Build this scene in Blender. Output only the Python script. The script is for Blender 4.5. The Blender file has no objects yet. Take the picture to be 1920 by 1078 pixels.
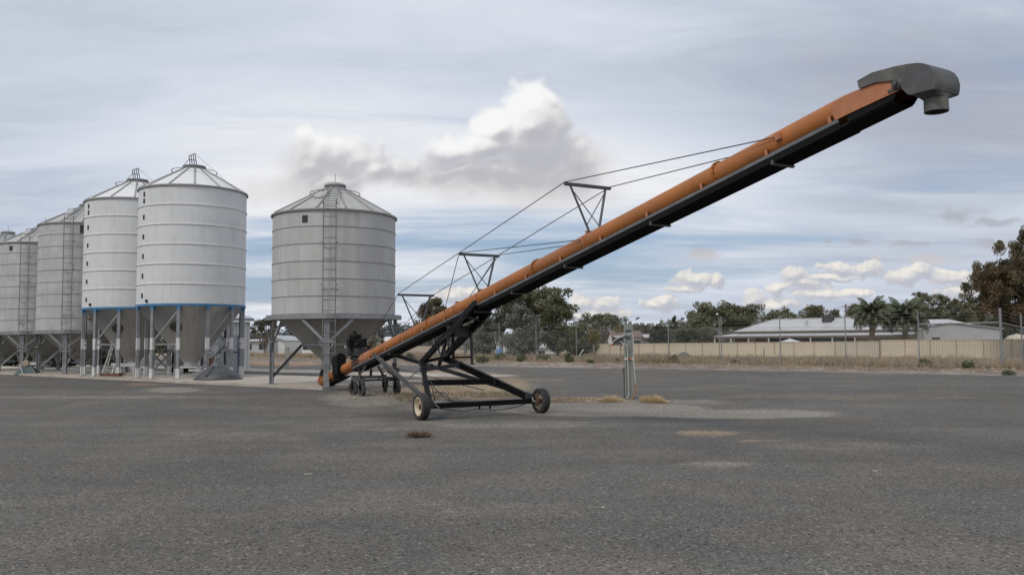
import bpy, math, random
import numpy as np
from mathutils import Vector, noise as mnoise
R = math.radians
SC = bpy.context.scene
COL = SC.collection

# ---------------------------------------------------------------- camera
FPX = 1550.0
PITCH = math.atan(100.5 / FPX)
ROLL = 0.006
CAM = Vector((0, 0, 1.7))
_F = Vector((0, math.cos(PITCH), math.sin(PITCH)))
_U0 = Vector((0, -math.sin(PITCH), math.cos(PITCH)))
_R0 = Vector((1, 0, 0))
_RR = _R0 * math.cos(ROLL) - _U0 * math.sin(ROLL)
_UU = _R0 * math.sin(ROLL) + _U0 * math.cos(ROLL)
cd = bpy.data.cameras.new("camera")
cd.sensor_width = 36.0
cd.lens = 36.0 * FPX / 1920.0
cd.clip_start = 0.1
cd.clip_end = 6000
cam = bpy.data.objects.new("camera", cd)
COL.objects.link(cam)
from mathutils import Matrix
cam.matrix_world = Matrix(((_RR.x, _UU.x, -_F.x, CAM.x), (_RR.y, _UU.y, -_F.y, CAM.y), (_RR.z, _UU.z, -_F.z, CAM.z), (0, 0, 0, 1)))
SC.camera = cam

def ray(px, py):
    return _F + _RR * ((px - 960) / FPX) + _UU * ((539 - py) / FPX)
def at(px, py, Y):
    r = ray(px, py)
    return CAM + r * (Y / r.y)
def project(p):
    d = Vector(p) - CAM
    z = d.dot(_F)
    return (960 + FPX * d.dot(_RR) / z, 539 - FPX * d.dot(_UU) / z)

# ---------------------------------------------------------------- view
SC.view_settings.view_transform = 'Standard'
SC.view_settings.look = 'None'
SC.view_settings.gamma = 1.0
SC.view_settings.exposure = 0.0
SC.view_settings.use_curve_mapping = False

# ---------------------------------------------------------------- node helper
class NT:
    def __init__(s, tree):
        s.t = tree; s.n = tree.nodes; s.l = tree.links
    def new(s, typ, **kw):
        nd = s.n.new(typ)
        for k, v in kw.items():
            setattr(nd, k, v)
        return nd
    def put(s, sock, v):
        if v is None: return
        if hasattr(v, 'is_output'): s.l.new(v, sock)
        else: sock.default_value = v
    def m(s, op, a, b=None, c=None, clamp=False):
        nd = s.new('ShaderNodeMath', operation=op); nd.use_clamp = clamp
        s.put(nd.inputs[0], a); s.put(nd.inputs[1], b); s.put(nd.inputs[2], c)
        return nd.outputs[0]
    def vm(s, op, a, b=None, c=None):
        nd = s.new('ShaderNodeVectorMath', operation=op)
        s.put(nd.inputs[0], a); s.put(nd.inputs[1], b); s.put(nd.inputs[2], c)
        return nd.outputs['Value'] if op in ('LENGTH', 'DOT_PRODUCT') else nd.outputs[0]
    def comb(s, x, y, z):
        nd = s.new('ShaderNodeCombineXYZ')
        s.put(nd.inputs[0], x); s.put(nd.inputs[1], y); s.put(nd.inputs[2], z)
        return nd.outputs[0]
    def sep(s, v):
        nd = s.new('ShaderNodeSeparateXYZ'); s.put(nd.inputs[0], v); return nd.outputs
    def noise(s, vec, scale, detail=4, rough=0.5, dist=0.0):
        nd = s.new('ShaderNodeTexNoise')
        s.put(nd.inputs['Vector'], vec); nd.inputs['Scale'].default_value = scale
        nd.inputs['Detail'].default_value = detail; nd.inputs['Roughness'].default_value = rough
        nd.inputs['Distortion'].default_value = dist
        return nd.outputs[0]
    def voro(s, vec, scale, feature='F1', out='Distance', smooth=0.5):
        nd = s.new('ShaderNodeTexVoronoi', feature=feature)
        s.put(nd.inputs['Vector'], vec); nd.inputs['Scale'].default_value = scale
        if feature == 'SMOOTH_F1': nd.inputs['Smoothness'].default_value = smooth
        return nd.outputs[out]
    def ss(s, x, a, b, lo=0.0, hi=1.0):
        nd = s.new('ShaderNodeMapRange', interpolation_type='SMOOTHSTEP')
        s.put(nd.inputs[0], x); nd.inputs[1].default_value = a; nd.inputs[2].default_value = b
        nd.inputs[3].default_value = lo; nd.inputs[4].default_value = hi
        return nd.outputs[0]
    def mix(s, f, a, b, mode='MIX'):
        nd = s.new('ShaderNodeMix', data_type='RGBA', blend_type=mode)
        s.put(nd.inputs[0], f)
        for sock, v in ((nd.inputs[6], a), (nd.inputs[7], b)):
            if isinstance(v, (tuple, list)) and len(v) == 3: v = (*v, 1)
            s.put(sock, v)
        return nd.outputs[2]

# ---------------------------------------------------------------- sky
SUN_EL, SUN_AZ = 46.0, -138.0          # azimuth from +Y towards +X
def build_world():
    w = bpy.data.worlds.new("World"); SC.world = w; w.use_nodes = True
    w.cycles.sampling_method = 'MANUAL'; w.cycles.sample_map_resolution = 256
    t = NT(w.node_tree); t.n.clear()
    out = t.new('ShaderNodeOutputWorld')
    bg = t.new('ShaderNodeBackground'); bg2 = t.new('ShaderNodeBackground')
    bg.inputs['Strength'].default_value = bg2.inputs['Strength'].default_value = 0.1
    mx = t.new('ShaderNodeMixShader')
    t.l.new(bg.outputs[0], mx.inputs[1]); t.l.new(bg2.outputs[0], mx.inputs[2])
    t.l.new(mx.outputs[0], out.inputs[0])
    sky = t.new('ShaderNodeTexSky', sky_type='NISHITA')
    sky.sun_disc = False; sky.sun_elevation = R(SUN_EL); sky.sun_rotation = R(SUN_AZ % 360)
    sky.air_density = 1.0; sky.dust_density = 1.5; sky.ozone_density = 1.5
    tc = t.new('ShaderNodeTexCoord')
    d = tc.outputs['Generated']
    x, y, z = t.sep(d)
    zc = t.m('MAXIMUM', z, 0.0)
    yc = t.m('MAXIMUM', y, 0.03)
    u = t.m('DIVIDE', x, yc); v = t.m('DIVIDE', z, yc)
    P = t.comb(u, v, 0.0)
    # high streaky sheet projected on a plane overhead
    zz = t.m('ADD', zc, 0.09)
    sx = t.m('DIVIDE', x, zz); sy = t.m('DIVIDE', y, zz)
    sp = t.comb(t.m('MULTIPLY_ADD', sy, 0.10, t.m('MULTIPLY', sx, 0.42)), t.m('MULTIPLY_ADD', sx, -0.06, sy), 0.0)
    n1 = t.noise(sp, 0.85, 5, 0.56, 0.5)
    n2 = t.noise(t.vm('ADD', sp, (7.3, 2.1, 0)), 0.5, 4, 0.55, 0.3)
    n3 = t.noise(t.vm('ADD', sp, (1.7, 9.2, 3)), 3.2, 7, 0.66, 0.6)
    def gauss(px, py, rx, ry):
        c = ray(px, py); cu, cv = c.x / c.y, c.z / c.y
        q = t.vm('MULTIPLY', t.vm('SUBTRACT', P, (cu, cv, 0)), (FPX / rx, FPX / ry, 0))
        return t.m('POWER', 2.718, t.m('MULTIPLY', t.vm('DOT_PRODUCT', q, q), -1.0))
    cov = t.m('ADD', n1, t.m('MULTIPLY', t.m('SUBTRACT', n3, 0.5), 0.16))
    cov = t.m('ADD', cov, t.ss(v, 0.12, 0.30, -0.01, 0.06))
    for (a, k) in COVER: cov = t.m('MULTIPLY_ADD', gauss(*a), k, cov)
    al = t.ss(cov, 0.29, 0.60)
    shade = t.ss(t.m('ADD', n2, t.m('MULTIPLY', t.m('SUBTRACT', n3, 0.5), 0.30)), 0.26, 0.74)
    shade = t.m('MULTIPLY_ADD', shade, 0.60, 0.30)
    for (a, k) in SHADE: shade = t.m('MULTIPLY_ADD', gauss(*a), k, shade)
    ramp = t.new('ShaderNodeValToRGB'); cr = ramp.color_ramp
    cr.elements[0].position = 0.0; cr.elements[0].color = (3.4, 3.65, 4.4, 1)
    cr.elements[1].position = 1.0; cr.elements[1].color = (8.5, 8.6, 8.9, 1)
    for pos, c in ((0.35, (4.95, 5.4, 6.4, 1)), (0.65, (6.55, 7.05, 8.0, 1))):
        e = cr.elements.new(pos); e.color = c
    t.put(ramp.inputs[0], shade)
    skyc = t.mix(0.75, sky.outputs[0], SKYBLUE_T(t, v))
    col = t.mix(al, skyc, ramp.outputs[0])
    # bright overcast behind the camera and overhead
    back = t.ss(t.m('MULTIPLY_ADD', z, 0.8, t.m('MULTIPLY', y, -0.7)), 0.25, 0.9)
    col = t.mix(t.m('MULTIPLY', back, 0.7), col, (8.0, 8.2, 8.7))
    t.l.new(col, bg.inputs[0])
    # lower clouds, as fields over the directions in front; skipped elsewhere
    def group(name, ells, s1, a1, det, s2, a2, off):
        """two fields: at the direction itself and a little nearer the sun (for the shading)"""
        g = bpy.data.node_groups.new(name, 'ShaderNodeTree')
        g.interface.new_socket('Vector', in_out='INPUT', socket_type='NodeSocketVector')
        g.interface.new_socket('Field', in_out='OUTPUT', socket_type='NodeSocketFloat')
        g.interface.new_socket('Bulk', in_out='OUTPUT', socket_type='NodeSocketFloat')
        q = NT(g); gi = q.new('NodeGroupInput'); go = q.new('NodeGroupOutput')
        p0 = gi.outputs[0]
        wv = q.new('ShaderNodeTexNoise'); q.put(wv.inputs['Vector'], p0); wv.inputs['Scale'].default_value = s1 * 0.6; wv.inputs['Detail'].default_value = 3
        warp = q.vm('MULTIPLY', q.vm('SUBTRACT', wv.outputs['Color'], (0.5, 0.5, 0.5)), (0.9 / s1, 0.9 / s1, 0))
        pw = q.vm('ADD', p0, warp)
        acc = None
        for (px, py, rx, ry) in ells:
            c = ray(px, py); cu, cv = c.x / c.y, c.z / c.y
            iu, iv = FPX / rx, FPX / ry
            e = q.vm('MULTIPLY_ADD', pw, (iu, iv, 0), (-cu * iu, -cv * iv, 0))
            e = q.m('SUBTRACT', 1.0, q.vm('LENGTH', e))
            acc = e if acc is None else q.m('SMOOTH_MAX', acc, e, 0.15)
        def detail(p):
            nz = q.noise(p, s1, det, 0.6, 0.15)
            f = q.m('MULTIPLY', q.m('SUBTRACT', nz, 0.5), a1)
            if a2:
                vo = q.voro(q.vm('MULTIPLY_ADD', nz, (0.5 / s2, 0.5 / s2, 0), p), s2, 'SMOOTH_F1')
                f = q.m('MULTIPLY_ADD', q.m('SUBTRACT', 0.40, vo), a2, f)
            return f
        f0 = detail(p0)
        g.links.new(q.m('ADD', acc, f0), go.inputs[0])
        if off:
            f1 = detail(q.vm('ADD', p0, (*off, 0)))
            acc2 = None
            for (px, py, rx, ry) in ells:
                c = ray(px, py); cu, cv = c.x / c.y, c.z / c.y
                iu, iv = FPX / rx, FPX / ry
                e = q.vm('MULTIPLY_ADD', pw, (iu, iv, 0), ((off[0] - cu) * iu, (off[1] - cv) * iv, 0))
                e = q.m('SUBTRACT', 1.0, q.vm('LENGTH', e))
                acc2 = e if acc2 is None else q.m('SMOOTH_MAX', acc2, e, 0.15)
            g.links.new(q.m('SUBTRACT', q.m('ADD', acc, f0), q.m('ADD', acc2, f1)), go.inputs[1])
        return g
    def use(g):
        nd = t.new('ShaderNodeGroup'); nd.node_tree = g; t.put(nd.inputs[0], P); return nd.outputs[0], nd.outputs[1]
    SM, MC, FAR, WI = CLOUDS
    fs, _ = use(group('smoke_field', SM, 13, 1.3, 5, 0, 0, None))
    fm, dm = use(group('cumulus_field', MC, 19, 1.25, 7, 46, 0.42, (-0.006, 0.010)))
    ff, df = use(group('far_cumulus_field', FAR, 46, 1.7, 6, 120, 0.22, (-0.003, 0.0055)))
    fw, _ = use(group('wisp_field', WI, 36, 1.6, 5, 0, 0, None))
    col = t.mix(t.ss(fs, -0.25, 0.9, 0.0, 0.66), col, (6.5, 6.2, 6.15))
    wc = t.mix(t.ss(v, 0.095, 0.12), (6.0, 5.8, 5.9), (4.3, 4.45, 5.0))
    col = t.mix(t.ss(fw, -0.05, 0.75, 0.0, 0.8), col, wc)
    # distant row: lit from the upper left, flat grey-violet undersides
    lit = t.m('MULTIPLY_ADD', df, 0.80, 0.30)
    lit = t.ss(lit, 0.0, 1.0)
    fc = t.mix(lit, (5.0, 5.15, 5.75), (8.9, 8.45, 7.7))
    col = t.mix(t.ss(ff, -0.16, 0.24, 0.0, 0.92), col, fc)
    # the big cumulus: white crown at upper left, grey core, smoky foot
    bias = None
    for (a, k) in MCLIT:
        bias = t.m('MULTIPLY', gauss(*a), k) if bias is None else t.m('MULTIPLY_ADD', gauss(*a), k, bias)
    lit = t.m('ADD', t.m('MULTIPLY_ADD', dm, 0.66, t.m('MULTIPLY_ADD', fm, -0.20, 0.16)), t.m('MULTIPLY', bias, 0.8))
    lit = t.ss(lit, -0.10, 0.85)
    ramp2 = t.new('ShaderNodeValToRGB'); cr = ramp2.color_ramp
    cr.elements[0].position = 0.0; cr.elements[0].color = (4.7, 4.75, 5.15, 1)
    cr.elements[1].position = 1.0; cr.elements[1].color = (9.4, 9.4, 9.3, 1)
    e = cr.elements.new(0.3); e.color = (5.5, 5.5, 5.8, 1)
    e = cr.elements.new(0.62); e.color = (7.5, 7.45, 7.5, 1)
    t.put(ramp2.inputs[0], lit)
    mc = t.mix(t.ss(v, 0.17, 0.215, 0.55, 0.0), ramp2.outputs[0], (5.6, 5.3, 5.25))
    asoft = t.ss(fm, -0.35, 0.6, 0.0, 0.93); ahard = t.ss(fm, -0.2, 0.28)
    hz = t.ss(v, 0.19, 0.27)
    am = t.m('ADD', t.m('MULTIPLY', asoft, t.m('SUBTRACT', 1.0, hz)), t.m('MULTIPLY', ahard, hz))
    col = t.mix(t.m('MULTIPLY', am, 0.97), col, mc)
    t.l.new(col, bg2.inputs[0])
    front = t.m('MULTIPLY', t.m('GREATER_THAN', y, 0.3), t.m('MULTIPLY', t.m('LESS_THAN', v, 0.36), t.m('LESS_THAN', t.m('ABSOLUTE', u), 0.8)))
    t.l.new(front, mx.inputs[0])
COVER = [((800, 440, 420, 36), -0.10), ((1150, 500, 260, 45), -0.10), ((1350, 440, 260, 45), -0.03), ((560, 330, 260, 60), 0.14), ((1250, 300, 260, 80), 0.16), ((480, 470, 80, 80), -0.08), ((1150, 560, 300, 25), -0.16), ((700, 100, 900, 120), 0.10), ((1500, 250, 500, 150), 0.12),
         ((1650, 430, 300, 60), 0.10), ((600, 640, 600, 45), 0.16), ((1500, 610, 500, 22), 0.08), ((150, 300, 300, 260), 0.10), ((1520, 560, 420, 45), 0.20), ((1110, 600, 150, 20), 0.2)]
SHADE = [((1020, 360, 420, 90), 0.16), ((600, 200, 500, 120), 0.08), ((0, 60, 560, 260), -0.34), ((1920, 120, 640, 330), -0.24), ((500, 345, 240, 70), 0.42), ((1200, 310, 320, 95), 0.36), ((850, 240, 480, 90), 0.26), ((800, 380, 400, 50), 0.3), ((1100, 470, 500, 80), 0.22), ((450, 600, 500, 60), 0.2), ((1850, 470, 380, 90), -0.15), ((800, 90, 500, 60), -0.10), ((700, 640, 500, 60), -0.15)]
SKYBLUE_T = lambda t, v: t.mix(t.ss(v, 0.0, 0.2), (3.9, 4.9, 6.2), (2.9, 4.3, 6.4))
CLOUDS = (
    [(640, 325, 130, 62), (760, 335, 110, 42), (1000, 358, 175, 50), (900, 345, 130, 45), (570, 370, 130, 40), (1085, 320, 60, 60)],
    [(985, 198, 50, 42), (1000, 232, 70, 50), (925, 226, 48, 42), (850, 283, 48, 38), (900, 280, 74, 45), (995, 285, 104, 72), (1078, 295, 58, 52), (960, 330, 130, 38), (860, 318, 65, 26), (755, 318, 50, 26), (1055, 330, 80, 34),
     (622, 285, 92, 46), (655, 295, 66, 48), (580, 303, 55, 34), (700, 318, 60, 30), (640, 330, 90, 28)],
    [(1304, 522, 40, 17), (1343, 526, 17, 17), (1285, 541, 36, 10), (1245, 567, 34, 17), (1490, 516, 30, 18), (1509, 531, 44, 14), (1467, 537, 30, 12), (1569, 504, 42, 16),
     (1622, 504, 30, 16), (1560, 520, 80, 9), (1413, 562, 26, 20), (1455, 571, 58, 13), (1697, 519, 42, 18), (1725, 511, 24, 15), (1789, 523, 52, 17), (1815, 552, 62, 18), (1612, 548, 36, 12),
     (1092, 569, 28, 18), (1131, 572, 34, 16), (1225, 571, 32, 11), (852, 556, 36, 19), (880, 551, 22, 15), (1540, 550, 80, 11), (1110, 590, 90, 12)],
    [(1797, 402, 56, 15), (1870, 420, 70, 10), (1604, 450, 22, 8), (1703, 457, 46, 9), (1740, 487, 70, 12), (1549, 452, 12, 7), (1870, 457, 50, 14), (1643, 487, 12, 8), (1315, 472, 46, 14)])
MCLIT = [((640, 305, 110, 60), 0.26), ((972, 190, 85, 55), 1.0), ((905, 215, 55, 40), 0.8), ((850, 262, 50, 30), 0.8), ((880, 240, 50, 34), 0.4), ((620, 250, 75, 16), 0.75), ((680, 285, 40, 30), 0.25), ((1010, 290, 90, 55), -0.15), ((1110, 300, 28, 40), 0.45), ((960, 340, 200, 25), -0.1)]
build_world()

sd = bpy.data.lights.new("sun", 'SUN'); sd.energy = 1.5; sd.angle = R(12); sd.color = (1.0, 0.95, 0.88)
sun = bpy.data.objects.new("sun", sd); COL.objects.link(sun)
_s = Vector((math.sin(R(SUN_AZ)) * math.cos(R(SUN_EL)), math.cos(R(SUN_AZ)) * math.cos(R(SUN_EL)), math.sin(R(SUN_EL))))
sun.rotation_euler = _s.to_track_quat('Z', 'Y').to_euler()
sun.location = (-20, -20, 40)

# ---------------------------------------------------------------- terrain height
E1 = Vector((-0.731, 0.682)); E2 = Vector((0.682, 0.731))      # along / across the security fence
FC = Vector((22.6, 38.3))                                       # its corner post
def sstep(a, b, x):
    t_ = min(1.0, max(0.0, (x - a) / (b - a))); return t_ * t_ * (3 - 2 * t_)
def fence_sq(x, y):
    dx, dy = x - FC.x, y - FC.y
    return dx * E1.x + dy * E1.y, dx * E2.x + dy * E2.y
def verge_w(s): return 2.0 + 4.0 * sstep(2, 40, s)
def hgt(x, y):
    z = 0.12 * sstep(20, 27, y)
    if y > 25:
        s, q = fence_sq(x, y)
        w = verge_w(s)
        if q > -w - 2 and s > -3:
            n = mnoise.noise((x * 0.9, y * 0.9, 0)) * 0.6 + mnoise.noise((x * 2.6, y * 2.6, 5)) * 0.4
            bump = sstep(-w - 0.5, -w + 1.0, q) * (1 - sstep(0.5, 3.0, q))
            z += bump * (0.16 + 0.14 * n)
            z -= 0.5 * sstep(4, 26, q)
        elif s <= -3:
            z -= 0.5 * sstep(4, 26, q)
    return z
def G(px, py, dz=0.0):
    """point where the sight line of a pixel meets the ground (raised by dz)"""
    r = ray(px, py); z = 0.0
    for _ in range(12):
        k = (z + dz - CAM.z) / r.z
        p = CAM + r * k
        z = hgt(p.x, p.y)
    return Vector((p.x, p.y, z + dz))

# ---------------------------------------------------------------- mesh helper
class MB:
    def __init__(s): s.v = []; s.f = []
    def add(s, vs, fs):
        o = len(s.v); s.v += [tuple(v) for v in vs]; s.f += [tuple(i + o for i in f) for f in fs]; return s
    def box(s, c, sx, sy, sz, ax=None):
        c = Vector(c); X, Y, Z = ax or (Vector((1, 0, 0)), Vector((0, 1, 0)), Vector((0, 0, 1)))
        vs = [c + X * (sx / 2 * i) + Y * (sy / 2 * j) + Z * (sz / 2 * k) for i in (-1, 1) for j in (-1, 1) for k in (-1, 1)]
        return s.add(vs, [(0, 1, 3, 2), (4, 6, 7, 5), (0, 4, 5, 1), (2, 3, 7, 6), (0, 2, 6, 4), (1, 5, 7, 3)])
    def bar(s, p, q, w, h=None, up=(0, 0, 1)):
        p = Vector(p); q = Vector(q); h = h or w
        d = (q - p); L = d.length; d.normalize()
        u = Vector(up)
        if abs(d.dot(u)) > 0.97: u = Vector((0.8, 0.6, 0))
        a = d.cross(u).normalized(); b = a.cross(d).normalized()
        return s.box((p + q) / 2, L, w, h, (d, a, b))
    def tube(s, pts, r, n=8, caps=True):
        pts = [Vector(p) for p in pts]
        rs = r if isinstance(r, (list, tuple)) else [r] * len(pts)
        o = len(s.v); pa = None
        for i, p in enumerate(pts):
            d = (pts[min(i + 1, len(pts) - 1)] - pts[max(i - 1, 0)]).normalized()
            if pa is None:
                u = Vector((0, 0, 1)) if abs(d.z) < 0.9 else Vector((1, 0, 0))
                a = d.cross(u).normalized()
            else:
                a = (pa - d * pa.dot(d)).normalized()
            pa = a; b = d.cross(a)
            for k in range(n):
                t_ = 2 * math.pi * k / n
                s.v.append(tuple(p + (a * math.cos(t_) + b * math.sin(t_)) * rs[i]))
        for i in range(len(pts) - 1):
            for k in range(n):
                k2 = (k + 1) % n
                s.f.append((o + i * n + k, o + i * n + k2, o + (i + 1) * n + k2, o + (i + 1) * n + k))
        if caps:
            s.f.append(tuple(o + k for k in reversed(range(n))))
            s.f.append(tuple(o + (len(pts) - 1) * n + k for k in range(n)))
        return s
    def lathe(s, prof, org=(0, 0, 0), axis=(0, 0, 1), n=24, a0=0.0, a1=2 * math.pi):
        org = Vector(org); ax = Vector(axis).normalized()
        u = Vector((1, 0, 0)) if abs(ax.x) < 0.9 else Vector((0, 1, 0))
        if ax.z > 0.99: A, B = Vector((1, 0, 0)), Vector((0, 1, 0))
        else:
            A = ax.cross(u).normalized(); B = ax.cross(A)
        full = abs(a1 - a0 - 2 * math.pi) < 1e-6
        m = n if full else n + 1
        o = len(s.v)
        for (r, t_) in prof:
            for k in range(m):
                g = a0 + (a1 - a0) * k / n
                s.v.append(tuple(org + ax * t_ + (A * math.cos(g) + B * math.sin(g)) * r))
        for i in range(len(prof) - 1):
            for k in range(n):
                k2 = (k + 1) % m
                s.f.append((o + i * m + k, o + i * m + k2, o + (i + 1) * m + k2, o + (i + 1) * m + k))
        return s
    def disc(s, org, axis, r, n=24):
        return s.lathe([(r, 0), (0.0001, 0)], org, axis, n)
    def prism(s, pts, off):
        """closed polygon of points swept by a vector"""
        n = len(pts); off = Vector(off); pts = [Vector(p) for p in pts]
        fs = [tuple(range(n)), tuple(n + i for i in reversed(range(n)))]
        fs += [(i, n + i, n + (i + 1) % n, (i + 1) % n) for i in range(n)]
        return s.add(pts + [p + off for p in pts], fs)
    def build(s, name, mat, parent=None, world=False, smooth=35):
        vs = s.v
        if world and parent is not None:
            o = parent
            while o.parent: o = o.parent
            L = o.location
            vs = [(a - L.x, b - L.y, c - L.z) for a, b, c in vs]
        me = bpy.data.meshes.new(name); me.from_pydata(vs, [], s.f); me.update()
        if smooth:
            me.polygons.foreach_set('use_smooth', [True] * len(me.polygons))
            me.set_sharp_from_angle(angle=R(smooth))
        me.materials.append(mat)
        ob = bpy.data.objects.new(name, me); COL.objects.link(ob)
        if parent: ob.parent = parent
        return ob

def empty(name, loc=(0, 0, 0)):
    o = bpy.data.objects.new(name, None); o.location = loc; o.empty_display_size = 0.3; COL.objects.link(o); return o
def tag(o, label=None, cat=None, group=None, kind=None):
    for k, v in (('label', label), ('category', cat), ('group', group), ('kind', kind)):
        if v: o[k] = v
    return o
def dup(o, parent=None):
    c = o.copy(); COL.objects.link(c)
    if parent is not None: c.parent = parent
    for ch in list(o.children): dup(ch, c)
    return c

def quads_mesh(name, V, tint, mat, parent=None, nv=4):
    """V: (N*nv,3) array of separate small faces with one tint value each"""
    n = len(V) // nv
    me = bpy.data.meshes.new(name)
    me.vertices.add(len(V)); me.vertices.foreach_set('co', np.asarray(V, dtype=np.float32).ravel())
    me.loops.add(len(V)); me.loops.foreach_set('vertex_index', np.arange(len(V), dtype=np.int32))
    me.polygons.add(n); me.polygons.foreach_set('loop_start', np.arange(0, len(V), nv, dtype=np.int32))
    me.update(calc_edges=True)
    at_ = me.attributes.new('tint', 'FLOAT', 'FACE'); at_.data.foreach_set('value', np.asarray(tint, dtype=np.float32))
    me.materials.append(mat)
    ob = bpy.data.objects.new(name, me); COL.objects.link(ob)
    if parent: ob.parent = parent
    return ob
# ---------------------------------------------------------------- materials
def mat(name, col, rough=0.6, metal=0.0, var=0.12, scale=3.0, stain=None, stain_amt=0.0, stain_scale=2.0, streak=False, bump=0.0, bscale=40.0, spec=0.5):
    m_ = bpy.data.materials.new(name); m_.use_nodes = True
    t = NT(m_.node_tree); bs = t.n['Principled BSDF']
    tc = t.new('ShaderNodeTexCoord'); v = tc.outputs['Object']
    n = t.noise(v, scale, 5, 0.6)
    f = t.ss(n, 0.3, 0.7, 1 - var, 1 + var)
    c = t.vm('SCALE', tuple(col)); nd = c.node; t.put(nd.inputs['Scale'], f)
    if stain:
        sv = v
        if streak: sv = t.vm('MULTIPLY', v, (1.0, 1.0, 0.12))
        n2 = t.noise(sv, stain_scale, 7, 0.65, 0.4)
        c = t.mix(t.m('MULTIPLY', t.ss(n2, 0.48, 0.72), stain_amt), c, tuple(stain))
    t.put(bs.inputs['Base Color'], c)
    bs.inputs['Metallic'].default_value = metal
    bs.inputs['Specular IOR Level'].default_value = spec
    t.put(bs.inputs['Roughness'], t.ss(n, 0.2, 0.8, max(0.05, rough - 0.1), min(1, rough + 0.1)))
    if bump:
        b = t.new('ShaderNodeBump'); b.inputs['Strength'].default_value = bump; b.inputs['Distance'].default_value = 0.01
        t.put(b.inputs['Height'], t.noise(v, bscale, 4, 0.6)); t.put(bs.inputs['Normal'], b.outputs[0])
    return m_

def mat_silo(name, col, rough, metal, npan, band, amt, stain, stain_amt):
    """sheet metal wall: each curved sheet weathers a little differently, rain streaks run down"""
    m_ = bpy.data.materials.new(name); m_.use_nodes = True
    t = NT(m_.node_tree); bs = t.n['Principled BSDF']
    v = t.new('ShaderNodeTexCoord').outputs['Object']
    x, y, z = t.sep(v)
    ang = t.m('DIVIDE', t.m('ARCTAN2', y, x), 2 * math.pi)
    pid = t.m('FLOOR', t.m('MULTIPLY', ang, npan)); bid = t.m('FLOOR', t.m('DIVIDE', z, band))
    wn = t.new('ShaderNodeTexWhiteNoise', noise_dimensions='2D')
    t.put(wn.inputs['Vector'], t.comb(pid, bid, 0))
    wn2 = t.new('ShaderNodeTexWhiteNoise', noise_dimensions='2D')
    t.put(wn2.inputs['Vector'], t.comb(t.m('FLOOR', t.m('MULTIPLY', ang, npan * 3)), t.m('MULTIPLY', bid, 1.7), 0))
    r_ = t.m('MULTIPLY_ADD', wn.outputs['Value'], 0.6, t.m('MULTIPLY', wn2.outputs['Value'], 0.4))
    f = t.m('MULTIPLY_ADD', t.m('SUBTRACT', r_, 0.5), amt, 1.0)
    cyl = t.comb(t.m('MULTIPLY', ang, 60.0), t.m('MULTIPLY', z, 0.55), 3.0)
    st = t.noise(cyl, 1.0, 7, 0.62, 0.2)
    big = t.noise(v, 0.9, 5, 0.6)
    f = t.m('MULTIPLY', f, t.ss(big, 0.3, 0.7, 0.96, 1.04))
    c = t.vm('SCALE', tuple(col)); t.put(c.node.inputs['Scale'], f)
    c = t.mix(t.m('MULTIPLY', t.ss(st, 0.47, 0.75), stain_amt), c, tuple(stain))
    # vertical sheet laps
    fr = t.m('ABSOLUTE', t.m('SUBTRACT', t.m('FRACT', t.m('ADD', t.m('MULTIPLY', ang, npan / 4), t.m('MULTIPLY', bid, 0.5))), 0.5))
    c = t.mix(t.m('MULTIPLY', t.m('LESS_THAN', fr, 0.0022), 0.5), c, tuple(k * 0.55 for k in col))
    t.put(bs.inputs['Base Color'], c)
    bs.inputs['Metallic'].default_value = metal
    t.put(bs.inputs['Roughness'], t.ss(st, 0.2, 0.8, rough - 0.08, rough + 0.12))
    b = t.new('ShaderNodeBump'); b.inputs['Strength'].default_value = 0.12; b.inputs['Distance'].default_value = 0.05
    t.put(b.inputs['Height'], t.noise(v, 1.6, 3, 0.5)); t.put(bs.inputs['Normal'], b.outputs[0])
    return m_

def mat_leaf(name, c0, c1, transl=0.25, dead=None):
    m_ = bpy.data.materials.new(name); m_.use_nodes = True
    t = NT(m_.node_tree); bs = t.n['Principled BSDF']
    a = t.new('ShaderNodeAttribute'); a.attribute_name = 'tint'
    c = t.mix(a.outputs['Fac'], c0, c1)
    if dead:
        v = t.new('ShaderNodeTexCoord').outputs['Object']
        c = t.mix(t.m('MULTIPLY', t.ss(t.noise(v, 0.45, 3, 0.5), 0.46, 0.62), 0.8), c, dead)
    t.put(bs.inputs['Base Color'], c); bs.inputs['Roughness'].default_value = 0.65
    bs.inputs['Specular IOR Level'].default_value = 0.25
    tr = t.new('ShaderNodeBsdfTranslucent'); t.put(tr.inputs[0], c)
    mx = t.new('ShaderNodeMixShader'); mx.inputs[0].default_value = transl
    t.l.new(bs.outputs[0], mx.inputs[1]); t.l.new(tr.outputs[0], mx.inputs[2])
    t.l.new(mx.outputs[0], t.n['Material Output'].inputs[0])
    return m_

M = {}
M['ladder'] = mat('dark_ladder_steel', (0.18, 0.18, 0.176), 0.5, 0.2, 0.1)
M['fence_galv'] = mat('dull_galvanised_pipe', (0.22, 0.225, 0.23), 0.55, 0.2, 0.1)
M['manhole'] = mat('tarnished_manhole', (0.10, 0.092, 0.082), 0.6, 0.2, 0.25, 9)
M['white_silo'] = mat_silo('white_silo_paint', (0.61, 0.615, 0.61), 0.5, 0.0, 8, 0.85, 0.06, (0.41, 0.40, 0.37), 0.35)
M['white_roof'] = mat_silo('white_roof_sheet', (0.66, 0.66, 0.65), 0.45, 0.0, 14, 30, 0.08, (0.5, 0.48, 0.44), 0.35)
M['zinc_silo'] = mat_silo('weathered_zinc_wall', (0.435, 0.43, 0.415), 0.55, 0.12, 26, 0.6, 0.22, (0.33, 0.325, 0.31), 0.45)
M['zinc_roof'] = mat_silo('weathered_zinc_roof', (0.40, 0.40, 0.385), 0.6, 0.08, 14, 30, 0.16, (0.28, 0.27, 0.25), 0.5)
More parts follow.
